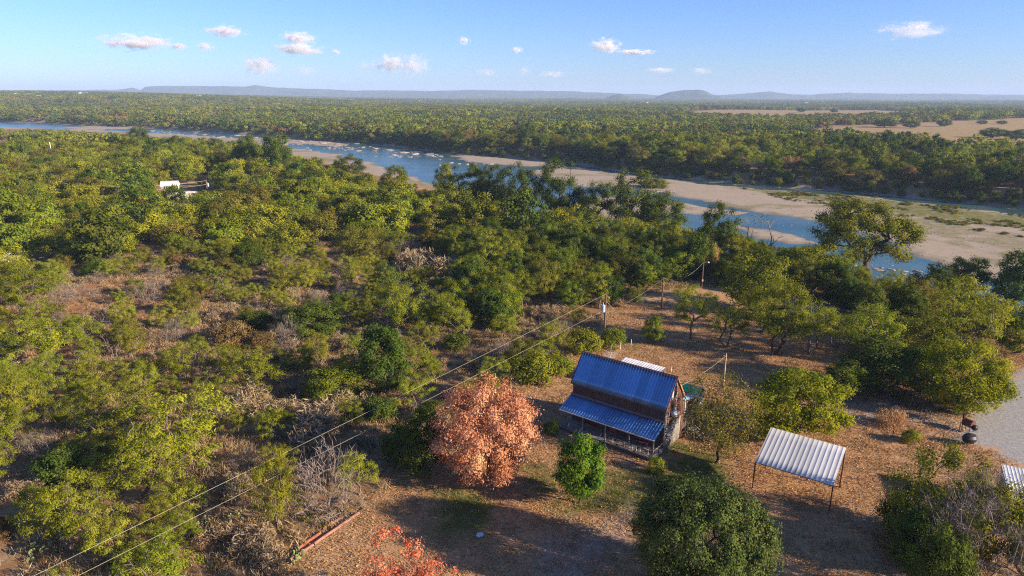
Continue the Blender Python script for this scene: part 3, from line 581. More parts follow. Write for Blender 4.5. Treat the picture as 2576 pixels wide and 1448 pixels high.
# ------------------------------------------------------------------ poles, wires, small yard things
POLE = simple('utility_pole_wood', (0.08, 0.040, 0.030), (0.17, 0.095, 0.070), 3, 0.9, stretch=(3, 3, 0.4))
POLET = simple('tan_pole_wood', (0.26, 0.17, 0.11), (0.42, 0.30, 0.20), 3, 0.9, stretch=(3, 3, 0.4))
WIRE = simple('aluminium_wire', (0.30, 0.28, 0.20), (0.42, 0.39, 0.28), 2, 0.6)
def pole(name, label, x, y, h, r, mat=None, cat='utility pole'):
    t = thing(name, label, cat, (x, y, 0)); V, F = tubes([(0, 0, 0)], [(0, 0, h)], [r * 1.25], [r * 0.85], 10)
    link('shaft', mesh_np('shaft', V, F, mat or POLE, smooth=True), t); V, F = tubes([(0, 0, h - 0.01)], [(0, 0, h + 0.05)], [r * 0.86], [r * 0.3], 10); link('cap', mesh_np('cap', V, F, mat or POLE), t); return t
p1 = at(1520, 848, 0); h1 = zheight(p1[0], p1[1], 740)
P1 = pole('utility_pole', 'tall brown utility pole carrying a blue-grey transformer can', p1[0], p1[1], h1, 0.15)
def can(parent, z, s=1.0, off=(-0.38, -0.1)):
    V, F = tubes([(0, 0, 0), (0, 0, 0.85 * s)], [(0, 0, 0.85 * s), (0, 0, 0.98 * s)], [0.27 * s, 0.27 * s], [0.27 * s, 0.12 * s], 12)
    c_ = link('transformer', mesh_np('transformer', V, F, simple('transformer_paint', (0.30, 0.42, 0.56), (0.40, 0.52, 0.66), 3, 0.5), smooth=True), parent, (off[0], off[1], z))
    rod('bushing', [(0, 0, 0.95 * s), (0, 0, 1.25 * s)], 0.05, WHITE, c_); return c_
can(P1, h1 - 2.9, 1.25)
for i in range(3): rod('insulator', [(0.16 + 0.17 * i, 0, h1 - 0.15 - 0.1 * i), (0.30 + 0.17 * i, 0, h1 - 0.55 - 0.1 * i)], 0.035, CONC, P1)
beam('crossarm', (0, 0, h1 - 0.35), (0.75, 0, h1 - 0.35), 0.08, 0.08, POLE, P1)
rod('guy_bracket', [(-0.3, 0, h1 - 3.3), (0.3, 0, h1 - 3.5)], 0.03, GREYP, P1)
def wire(name, label, a, b_, sag, r=0.016):
    a = np.array(a, float); b_ = np.array(b_, float); n = 20; t = np.linspace(0, 1, n + 1)[:, None]; P = a * (1 - t) + b_ * t; P[:, 2] -= (sag * 4 * t * (1 - t))[:, 0]
    o = rod(name, P - P[0], r, WIRE, None, 4); o.location = P[0]; return tag(o, label, 'power line')
top1 = np.array([p1[0], p1[1], h1]); q1 = at(80, 1448, 6.3); e1 = top1 + (q1 - top1) * 1.35
q2 = at(190, 1448, 5.0); s2 = np.array([p1[0], p1[1], zheight(p1[0], p1[1], 778)]); e2 = s2 + (q2 - s2) * 1.35
wire('power_line', 'upper of the two long power lines from the transformer pole down to lower left', top1 + [0, 0, 0.05], e1, 0.12, 0.014)
wire('power_line', 'lower of the two long power lines from the transformer pole down to lower left', s2, e2, 0.12, 0.014)
print('wire ends', q1, q2)
pL = pole('utility_pole', 'utility pole out of view where the two long power lines end', (e1[0] + e2[0]) / 2, (e1[1] + e2[1]) / 2, max(e1[2], e2[2]) + 0.3, 0.15)
p2 = at(1664, 775, 0); h2 = zheight(p2[0], p2[1], 697); P2_ = pole('utility_pole', 'plain dark pole between the transformer pole and the lamp pole', p2[0], p2[1], h2, 0.12)
p3 = at(1765, 722, 0); h3 = zheight(p3[0], p3[1], 658); P3 = pole('utility_pole', 'pole with a white yard lamp on a short arm near the river trees', p3[0], p3[1], h3, 0.12)
rod('lamp_arm', [(0, 0, h3 - 0.2), (0.5, 0, h3), (1.0, 0, h3 - 0.1)], 0.035, GREYP, P3)
V, F = tubes([(0, 0, 0), (0, 0, -0.25)], [(0, 0, -0.25), (0, 0, -0.5)], [0.12, 0.3], [0.3, 0.22], 10); link('lamp_head', mesh_np('lamp_head', V, F, WHITE, smooth=True), P3, (1.0, 0, h3 + 0.05)).scale = (0.6, 0.6, 0.6)
box('meter_box', (0.0, -0.2, 1.5), (0.28, 0.16, 0.4), CONC, P3)
p4 = at(1819, 975, 0); h4 = zheight(p4[0], p4[1], 889); P4 = pole('utility_pole', 'thin tan pole standing behind the olive tree right of the barn', p4[0], p4[1], h4, 0.10, POLET)
rod('insulator_rack', [(-0.35, 0, h4 - 0.3), (0.1, 0, h4 - 0.25)], 0.03, CONC, P4)
wire('service_wire', 'slack wire from the plain dark pole up to the lamp pole', (p2[0], p2[1], h2 - 0.1), (p3[0], p3[1], h3 - 0.1), 1.6)
wire('service_wire', 'slack wire from the transformer pole to the plain dark pole', (p1[0], p1[1], h1 - 3.2), (p2[0], p2[1], h2 - 0.2), 0.5)
wire('service_wire', 'wire dropping from the thin tan pole to the barn gable', (p4[0], p4[1], h4 - 0.3), bw(Lb - 0.1, 2.6, 7.0), 0.3, 0.02)
gw_ = at(1545, 840, 0); wire('guy_wire', 'guy wire slanting from the transformer pole to the ground', (p1[0], p1[1], h1 - 1.0), at(1592, 835, 0), 0.0, 0.02)
# TV antenna
pa = at(1536, 893, 7.4); an = thing('tv_antenna', 'television antenna with many thin rods on a mast behind the barn ridge', 'antenna', (pa[0], pa[1], 0))
rod('mast', [(0, 0, 0), (0, 0, 8.7)], 0.045, CONC, an); rod('boom', [(-0.2, -0.9, 7.4), (0.2, 0.9, 7.4)], 0.035, CONC, an)
for i in range(7):
    y = -0.85 + i * 0.28; w_ = 0.5 + 0.09 * i; rod('element', [(-w_, y - 0.1, 7.41), (w_, y + 0.1, 7.41)], 0.018, CONC, an)
# barbecue smoker and covered grill
ps = at(2433, 1083, 0); sm = thing('barbecue_smoker', 'rusty brown barrel smoker with a chimney on four legs', 'smoker', tuple(ps), 0.4)
V, F = tubes([(0, -0.62, 1.0), (0, -0.55, 1.0), (0, 0.55, 1.0)], [(0, -0.55, 1.0), (0, 0.55, 1.0), (0, 0.62, 1.0)], [0.1, 0.48, 0.48], [0.48, 0.48, 0.1], 14); link('barrel', mesh_np('barrel', V, F, RUSTM, smooth=True), sm)
rod('chimney', [(-0.35, 0.45, 1.2), (-0.45, 0.45, 2.1)], 0.10, DARKM, sm, 8); box('firebox', (0, -0.8, 0.75), (0.5, 0.4, 0.5), DARKM, sm); rod('lid_handle', [(0.5, -0.3, 1.15), (0.5, 0.3, 1.15)], 0.03, DARKM, sm)
for x in (-0.32, 0.32):
    for y in (-0.45, 0.45): rod('leg', [(x, y, 0.75), (x * 1.2, y, 0)], 0.04, DARKM, sm)
pg_ = at(2436, 1118, 0); gr = thing('covered_grill', 'round black covered grill beside the rusty smoker', 'grill', tuple(pg_), 0.2)
zs = [0.25, 0.5, 0.9, 1.2, 1.38]; rs_ = [0.42, 0.62, 0.72, 0.55, 0.12]
V, F = tubes([(0, 0, zs[i]) for i in range(4)], [(0, 0, zs[i + 1]) for i in range(4)], rs_[:4], rs_[1:], 14); V = V * np.array([1.25, 0.9, 1]); link('cover', mesh_np('cover', V, F, DARKM, smooth=True), gr)
for a_ in range(4): rod('leg', [(0.5 * math.cos(a_ * 1.57 + .78), 0.4 * math.sin(a_ * 1.57 + .78), 0.4), (0.6 * math.cos(a_ * 1.57 + .78), 0.45 * math.sin(a_ * 1.57 + .78), 0)], 0.035, DARKM, gr)
rod('side_handle', [(-0.8, 0, 0.9), (-1.05, 0, 0.95)], 0.05, DARKM, gr)
# border logs
LOG = simple('reddish_timber', (0.18, 0.085, 0.058), (0.32, 0.17, 0.12), 2, 0.9, bump=0.4, stretch=(1, 1, 0.3))
def lg(label, a, b_, r=0.14, mat=None):
    p = at(*a, 0); q = at(*b_, 0); n = 6; t = np.linspace(0, 1, n)[:, None]; P = p * (1 - t) + q * t - p; P[:, 2] = r * 0.9; P[1:-1, :2] += rng.normal(size=(n - 2, 2)) * 0.03
    o = rod('timber_log', P, r, mat or LOG, None, 8); o.location = p; tag(o, label, 'log')
lg('long reddish border log on the yard side, upper half', (903, 1292), (790, 1371)); lg('long reddish border log on the yard side, lower half', (788, 1373), (670, 1450))
lg('reddish border log on the scrub side, upper piece', (880, 1290), (812, 1333), 0.13); lg('redder border log on the scrub side, middle piece', (806, 1343), (738, 1392), 0.15, simple('red_timber', (0.27, 0.085, 0.05), (0.38, 0.14, 0.08), 3, 0.9))
lg('reddish border log on the scrub side, bottom piece', (736, 1394), (655, 1448), 0.14); lg('short pale broken log lying beyond the red timber', (775, 1355), (745, 1380), 0.08, GREYWOOD)
lg('low grey border timber in front of the barn steps', (1385, 1085), (1440, 1112), 0.07, GREYP); lg('low grey border timber in front of the barn porch', (1560, 1152), (1655, 1186), 0.07, GREYP)
def rock_mesh(seed, mat, n=2):
    import bmesh
    bm = bmesh.new(); bmesh.ops.create_icosphere(bm, subdivisions=n, radius=0.5); g = np.random.default_rng(seed); k = g.normal(size=(8, 3)); k /= np.linalg.norm(k, axis=1, keepdims=True); hh = 0.30 + 0.2 * g.random(8)
    for v in bm.verts:
        c_ = np.array(v.co)
        for kk, h_ in zip(k, hh):
            d_ = c_ @ kk
            if d_ > h_: c_ = c_ - kk * (d_ - h_)
        v.co = c_ + g.normal(size=3) * 0.012
    me = bpy.data.meshes.new('boulder'); bm.to_mesh(me); bm.free(); me.materials.append(mat); return me
RK = [rock_mesh(s, STONE) for s in range(5)]; WR = rock_mesh(9, simple('white_rock', (0.42, 0.41, 0.42), (0.66, 0.64, 0.64), 4, 0.8))
p = at(1207, 1349, 0); o = link('white_rock', WR, None, (p[0], p[1], 0.16), 0.4, (0.75, 0.5, 0.5)); tag(o, 'pale rock alone on the shaded lawn near the front', 'rock')
p = at(1280, 1356, 0); q = at(1294, 1363, 0); o = rod('white_stick', [np.zeros(3), q - p], 0.045, WHITE); o.location = p + [0, 0, 0.05]; tag(o, 'short white stick lying on the lawn right of the pale rock', 'stick')
for i, (a, hh, lb) in enumerate([((1560, 878), 1.3, 'thin white stake behind the barn roof left of the sapling'), ((1587, 868), 1.0, 'short pale stake on the bare ground behind the barn'), ((1688, 935), 0.8, 'pale stake in the grass right of the white rear roof'), ((2350, 835), 1.0, 'white stake under the grove trees')]):
    p = at(*a, 0); o = rod('stake', [(0, 0, 0), (0.05, 0, hh)], 0.05, WHITE); o.location = p; tag(o, lb, 'stake')
fe = thing('wire_fence', 'sagging wire fence with thin rusty stakes right of the carport', 'fence', tuple(at(2120, 1068, 0)))
fp = [at(x, y, 0) - at(2120, 1068, 0) for x, y in ((2120, 1068), (2180, 1082), (2245, 1100), (2310, 1108), (2370, 1112), (2412, 1085), (2420, 1050))]
for q in fp: rod('stake', [q, q + np.array([0.03, 0, 1.25])], 0.045, RUSTM, fe)
for z_ in (0.5, 1.1): rod('wire', [q + np.array([0, 0, z_]) for q in fp], 0.015, GREYP, fe)

# ------------------------------------------------------------------ far houses
def house(name, label, x, y, z, Lx, Ly, hw, hr, th, wmat=None, rmat=None, win=3):
    t = thing(name, label, 'house', (x, y, z), th); wmat = wmat or CREAM; rmat = rmat or ROOFP
    box('wall', (0, 0, hw / 2), (Lx, Ly, hw), wmat, t)
    V = np.array([(-Lx / 2, -Ly / 2, hw), (Lx / 2, -Ly / 2, hw), (Lx / 2, Ly / 2, hw), (-Lx / 2, Ly / 2, hw), (-Lx / 2, 0, hr), (Lx / 2, 0, hr)]) * np.array([1.06, 1.12, 1]); V[:, 2] += 0.02
    link('roof', mesh_np('roof', V, [(0, 1, 5, 4), (2, 3, 4, 5), (0, 4, 3, 3), (1, 2, 5, 5)][:2] + [(0, 3, 2, 1)], rmat), t)
    link('gable', mesh_np('gable', V * np.array([0.94, 0.9, 0.99]), [(0, 4, 5, 1), (3, 2, 5, 4), (0, 3, 2, 1)], wmat), t)
    for i in range(win):
        x_ = -Lx / 2 + (i + 0.5) * Lx / win
        for s in (-1, 1): box('window', (x_, s * (Ly / 2 + 0.02), hw * 0.55), (1.1, 0.06, 1.2), GLASS, t)
    return t
hp = ground_at(432, 497); house('ranch_house', 'cream house with white roof half hidden in the left thicket', hp[0], hp[1], 0, 6.0, 5.5, 4.6, 6.4, 0.35)
hp2 = ground_at(466, 507); house('outbuilding', 'low cream outbuilding with white roof right of the cream house', hp2[0], hp2[1], 0, 8, 4, 3.2, 3.9, 0.1)
hp3 = ground_at(10, 672); house('outbuilding', 'small white-roofed building behind trees at the left edge', hp3[0], hp3[1], 0, 6, 4.5, 2.6, 3.6, -0.3, CREAM)
pp = ground_at(522, 486); h_ = zheight(pp[0], pp[1], 452); PW_ = pole('utility_pole', 'grey pole with a white transformer right of the cream house', pp[0], pp[1], h_, 0.2, GREYWOOD); can(PW_, h_ - 2.6, 1.3, (0.6, 0))
e_ = at(235, 466, 8.0); wire('power_line', 'upper thin power line running left from the pole by the cream house', (pp[0], pp[1], h_ - 0.3), e_, 1.0, 0.05)
e_ = at(250, 476, 6.0); wire('power_line', 'lower thin power line running left from the pole by the cream house', (pp[0], pp[1], h_ - 1.8), e_, 1.0, 0.05)
FH = [(62, 238, 16, 'cream house highest on the far left skyline'), (92, 239, 12, 'tan house beside the highest house on the far left skyline'), (122, 244, 12, 'small tan house below the far left skyline houses'), (233, 235, 20, 'long white-roofed building on the far left horizon'), (515, 242, 14, 'pale building in far trees under the left hill range'), (702, 240, 22, 'pinkish roofed house under the pointed left hill'), (862, 243, 12, 'tiny white building far beyond the river, left one of two'), (893, 243, 12, 'tiny white building far beyond the river, right one of two'), (1060, 246, 12, 'tiny white building alone on the far plain near the centre'), (2010, 248, 14, 'tiny pale building on the plain right of the domed hill'), (1620, 246, 12, 'tiny pale building just left of the domed hill')]
for x, y, Lx, lb in FH:
    d = 2600.0; a_ = (x - PW / 2) / FPX; gx = a_ * d; gy = d
    for it in range(30):
        z_ = float(height(np.array([[gx, gy]]))[0]); py = proj([gx, gy, z_ + 5])[1]
        if py > y + 1: gy *= 1.06
        elif py < y - 1: gy *= 0.95
        gy = min(max(gy, 1500), 3600); gx = a_ * gy * 0.985
    house('far_house', lb, gx, gy, z_ + 1.5, Lx * 1.3, 9, 5, 8, rng.random() * 0.6 - 0.3, WHITE if 'white' in lb else CREAM, WHITE, 3)
# ------------------------------------------------------------------ trees: one source of each kind, then copies
def kindset(n, seed, mat, bark, **k): return [tree_pair(seed + i, FM[mat], bark, **k) for i in range(n)]
def K_(Ht, Wd, th, nt, per, sig, L, lw, **k): return dict(Ht=Ht, Wd=Wd, th=th, nt=nt, per=per, sig=sig, L=L, lw=lw, **k)
LIMB = simple('grey_brown_limb', (0.07, 0.05, 0.042), (0.20, 0.155, 0.13), 6, 0.9)
mesq_k = K_(7, 8.4, 2.2, 84, 95, 0.34, 0.27, 0.074, stems=2, low=-0.25, shell=0.4, lump=0.6, r0=0.19, droop=0.35, flat=0.5, out=0.7, wig=0.5)
TR = {}
TR['mesquite_tree'] = (7, 8.4, kindset(6, 100, 'mesq', LIMB, **mesq_k))
TR['olive_tree'] = (7, 7, kindset(3, 200, 'olive', BARK, **K_(7, 7, 1.2, 100, 115, 0.38, 0.20, 0.11, stems=3, low=-0.6, lump=0.35, r0=0.14, wig=0.4)))
TR['dark_tree'] = (8, 6.5, kindset(4, 300, 'dark', BARK, **K_(8, 6.5, 1.0, 120, 130, 0.38, 0.22, 0.14, stems=1, low=-0.75, lump=0.35, r0=0.2)))
TR['leafy_tree'] = (8, 7.5, kindset(4, 400, 'leafy', BARK, **K_(8, 7.5, 1.2, 110, 135, 0.40, 0.23, 0.135, stems=2, low=-0.65, lump=0.4, r0=0.2)))
TR['bank_tree'] = (11, 10, kindset(3, 500, 'dark', BARK, **K_(11, 10, 3.0, 78, 190, 0.52, 0.26, 0.16, stems=1, low=-0.6, shell=0.6, lump=0.3, r0=0.36, wig=0.6, lean=0.25, flat=0.7)))
TR['brown_bush'] = (4, 5, kindset(2, 600, 'brown', BARK, **K_(4, 5, 0.4, 90, 80, 0.30, 0.19, 0.11, stems=3, low=-0.7, lump=0.3, r0=0.08)))
TR['bush'] = (3, 3.6, kindset(3, 700, 'leafy', BARK, **K_(3, 3.6, 0.2, 70, 85, 0.26, 0.17, 0.10, stems=3, low=-0.8, lump=0.35, r0=0.06)))
TR['dark_bush'] = (3, 3.6, kindset(3, 800, 'dark', BARK, **K_(3, 3.6, 0.2, 70, 90, 0.27, 0.17, 0.11, stems=3, low=-0.8, lump=0.35, r0=0.06)))
def bare_pair(seed, mat, Ht, Wd, nt=70, r0=0.10, per=15, stems=3, low=-0.5):
    g = np.random.default_rng(seed); NP, par, rr, T, Tn, c, ab = grow(g, Ht, Wd, Ht * 0.15, nt, stems, low, 0.35, 0.3, r0, 0.7)
    tm = trunk_mesh('trunk', NP, par, rr, mat, 4); n = len(T) * per; C = np.repeat(T, per, 0) + g.normal(size=(n, 3)) * 0.3
    o = C - np.array([0, 0, 0.0]); o /= np.linalg.norm(o, axis=1, keepdims=True); D = o + g.normal(size=(n, 3)) * 0.5
    V, F = leaves(C, D, 0.45 + 0.4 * g.random(n), np.full(n, 0.028), g); return tm, mesh_np('twigs', V, F, mat)
TR['bare_tree'] = (5, 5, [bare_pair(900 + i, GREYWOOD, 5, 5) for i in range(3)])
TR['dead_tree'] = (5, 6, [bare_pair(950 + i, PALEBARK, 5, 6, 38, 0.14, 2, 2, -0.3) for i in range(3)])
def brush_mesh(seed, mat, n=1500, Wd=3.4, Ht=1.8):
    g = np.random.default_rng(seed); k = g.normal(size=(6, 2)) * Wd * 0.22; c = k[g.integers(0, 6, n)]; a = g.random(n) * 6.283; ph = np.arccos(g.random(n) * 0.95)
    d = np.stack([np.sin(ph) * np.cos(a), np.sin(ph) * np.sin(a), np.cos(ph)], 1); rad = (0.35 + 0.65 * g.random(n)) * np.array([Wd * 0.30])
    C = d * rad[:, None] * np.array([1, 1, Ht / (Wd * 0.32)]); C[:, :2] += c; C[:, 2] = np.abs(C[:, 2]) + 0.05
    D = d * 0.5 + g.normal(size=(n, 3)) * 0.8 + np.array([0, 0, 0.3]); L = 0.25 + 0.35 * g.random(n); V, F = leaves(C, D, L, 0.04 + 0.035 * g.random(n), g)
    return mesh_np('brush', V, F, mat, {'tint': ('FACE', np.clip(0.5 + g.normal(size=n) * 0.25, 0, 1))})
BR = [brush_mesh(s, FM['tan'], 3600) for s in range(5)]; BRS = [brush_mesh(40 + s, FM['straw'], 1600) for s in range(2)]
LAND = []; USED = []
def crown_name(k): return 'twigs' if k in ('bare_tree', 'dead_tree') else 'crown'
def plant(kind, x, y, z, wd, ht, label=None, group=None, var=None, rz=None, pair=None, cat=None, name=None):
    bh, bw_, prs = TR[kind] if kind in TR else (1, 1, None)
    if pair is None: pair = prs[int(rng.integers(len(prs))) if var is None else var % len(prs)]
    t = bpy.data.objects.new(name or kind, None); COL.objects.link(t); t.empty_display_size = 0.3
    t.location = (x, y, z - 0.05); t.rotation_euler = (0, 0, rng.random() * 6.283 if rz is None else rz); t.scale = (wd / bw_, wd / bw_, ht / bh)
    tag(t, label, cat or {'bush': 'bush', 'dark_bush': 'bush', 'brown_bush': 'bush', 'bare_tree': 'bare tree', 'dead_tree': 'dead tree'}.get(kind, 'tree'), group)
    for nm, me in (('trunk', pair[0]), (crown_name(kind), pair[1])):
        o = bpy.data.objects.new(nm, me); COL.objects.link(o); o.parent = t
    USED.append((x, y, wd / 2)); return t
def ptree(kind, bx, by, wpx, topy, label, var=None, pair=None, hs=1.0, name=None, cat=None, rz=None, land=None, base_h=1, base_w=1):
    if by > 1447 or by > 800 and bx > 560: p = at(bx, by, 0)
    else: p = ground_at(bx, by)
    dd = proj(p)[2]; wd = wpx * dd / FPX * (1.25 if kind == 'bank_tree' and pair is None else 1); z1 = zheight(p[0], p[1] + wd * 0.22, topy); ht = max(1.0, (z1 - p[2]) * hs * (1.12 if kind not in ('bush', 'dark_bush') else 1.0))
    t = plant(kind, p[0], p[1], p[2], wd, ht, label, None, var, rz, pair, cat, name)
    if pair is not None: t.scale = (wd / base_w, wd / base_w, ht / base_h)
    if land: LAND.append((land, p[0], p[1]))
    return t
# heroes with their own meshes
h = tree_pair(11, FM['rust'], BARK, 10, 11.4, 0.9, 260, 185, 0.42, 0.19, 0.12, stems=1, low=-0.85, shell=0.5, lump=0.26, r0=0.28, droop=0.35, out=0.7)
ptree('leafy_tree', 1228, 1212, 268, 962, 'large round rust-orange tree on the yard left of the barn', pair=h, name='rust_orange_tree', cat='tree', base_h=10, base_w=11.4, land='rust-orange tree')
h = tree_pair(12, FM['green'], BARK, 7, 5.3, 1.2, 75, 190, 0.34, 0.22, 0.16, stems=1, low=-0.85, shell=0.45, lump=0.3, r0=0.12)
ptree('leafy_tree', 1457, 1266, 128, 1100, 'small fresh green tree in front of the barn porch', pair=h, name='small_green_tree', cat='tree', base_h=7, base_w=5.3, land='small fresh green tree')
h = tree_pair(13, FM['oak'], BARK, 8.5, 12.4, 0.8, 380, 190, 0.42, 0.20, 0.12, stems=1, low=-0.9, shell=0.50, lump=0.12, r0=0.4, out=0.8)
ptree('leafy_tree', 1757, 1490, 336, 1212, 'big round dark green oak in the near yard below the barn', pair=h, name='oak_tree', cat='tree', base_h=8.5, base_w=12.4, land='big round oak')
h = tree_pair(14, FM['red'], PALEBARK, 9, 7, 2.0, 55, 55, 0.30, 0.20, 0.14, stems=3, low=-0.6, shell=0.45, lump=0.5, r0=0.12)
ptree('leafy_tree', 1005, 1580, 190, 1322, 'thin orange-red tree cut off by the bottom edge', pair=h, name='orange_red_tree', cat='tree', base_h=9, base_w=7, rz=0.5)
ptree('leafy_tree', 1100, 1620, 130, 1395, 'lower orange-red tree right of the thin one at the bottom edge', pair=h, name='orange_red_tree', cat='tree', base_h=9, base_w=7, rz=2.9)
h = tree_pair(15, FM['olive'], BARK, 8, 8, 1.6, 120, 78, 0.42, 0.16, 0.10, stems=1, low=-0.7, shell=0.35, lump=0.25, r0=0.12, wig=0.10, lean=0.1)
ptree('olive_tree', 1800, 1165, 205, 948, 'sparse olive-brown tree shading the right gable of the barn', pair=h, name='olive_tree', cat='tree', base_h=8, base_w=8, land='sparse olive-brown tree')
h = tree_pair(16, FM['bright'], BARK, 8, 9, 1.0, 125, 200, 0.40, 0.21, 0.15, stems=2, low=-0.7, shell=0.4, lump=0.35, r0=0.2)
ptree('leafy_tree', 1990, 1098, 240, 906, 'yellow-green tree with upright tufts directly behind the carport', pair=h, name='yellow_green_tree', cat='tree', base_h=8, base_w=9, rz=1.0, land='carport')
h = tree_pair(17, FM['bright'], BARK, 8, 9, 0.8, 150, 170, 0.42, 0.21, 0.15, stems=1, low=-0.8, shell=0.5, lump=0.2, r0=0.2)
ptree('leafy_tree', 2405, 1030, 212, 866, 'bright yellow-green round tree beside the gravel drive', pair=h, name='bright_round_tree', cat='tree', base_h=8, base_w=9, land='bright drive tree')
h = tree_pair(18, FM['mesq'], BARK, 9, 9, 3.4, 110, 170, 0.42, 0.24, 0.075, stems=2, low=-0.05, shell=0.45, lump=0.3, r0=0.24, droop=0.35, flat=0.55, out=0.7, wig=0.5)
ptree('mesquite_tree', 1948, 892, 158, 716, 'tallest grove tree with forked dark trunk and bright feathery crown', pair=h, name='mesquite_tree', cat='tree', base_h=9, base_w=9, rz=0.3, land='tallest grove tree')
h = tree_pair(19, FM['leafy'], BARK, 12, 13, 4.0, 85, 290, 0.62, 0.28, 0.18, stems=1, low=-0.5, shell=0.62, lump=0.45, r0=0.45, wig=0.6, lean=0.3)
ptree('bank_tree', 2165, 700, 218, 515, 'tallest open-limbed tree standing against the river on the right', pair=h, name='river_tree', cat='tree', base_h=12, base_w=13, rz=0.6, land='tallest river tree')
h = bare_pair(77, GREYWOOD, 9, 10, 150, 0.2, 40, 3, -0.6)
ptree('bare_tree', 2450, 1500, 300, 1190, 'large bare grey-twigged tree at the bottom right', pair=h, name='bare_tree', cat='bare tree', base_h=9, base_w=10, land='large bare tree')
h = tree_pair(20, FM['leafy'], BARK, 9, 11, 1.0, 100, 180, 0.46, 0.22, 0.14, stems=2, low=-0.6, shell=0.45, lump=0.4, r0=0.2)
ptree('leafy_tree', 2375, 1400, 295, 1136, 'wide green tree just behind the large bare tree', pair=h, name='wide_green_tree', cat='tree', base_h=9, base_w=11, rz=0.2)
ptree('leafy_tree', 2590, 1470, 190, 1235, 'yellow-green tree right of the large bare tree', 1, name='leafy_tree')
ptree('dark_tree', 2300, 1440, 130, 1290, 'dark green sapling left of the large bare tree', 0)
ptree('dark_bush', 2255, 1330, 95, 1240, 'dark bush at the left foot of the wide green tree', 0)
ptree('dark_tree', 2360, 1560, 150, 1330, 'dark green tree under the large bare tree at the bottom edge', 2)
ptree('brown_bush', 2245, 1390, 100, 1330, 'thin brownish bush left of the large bare tree', 1)
GROVE = [tree_pair(60 + i, FM['mesq'], LIMB, 9, 9, 3.8, 80, 115, 0.40, 0.25, 0.075, stems=2, low=-0.1, shell=0.4, lump=0.45, r0=0.24, droop=0.35, flat=0.5, out=0.7, wig=0.5) for i in range(3)]
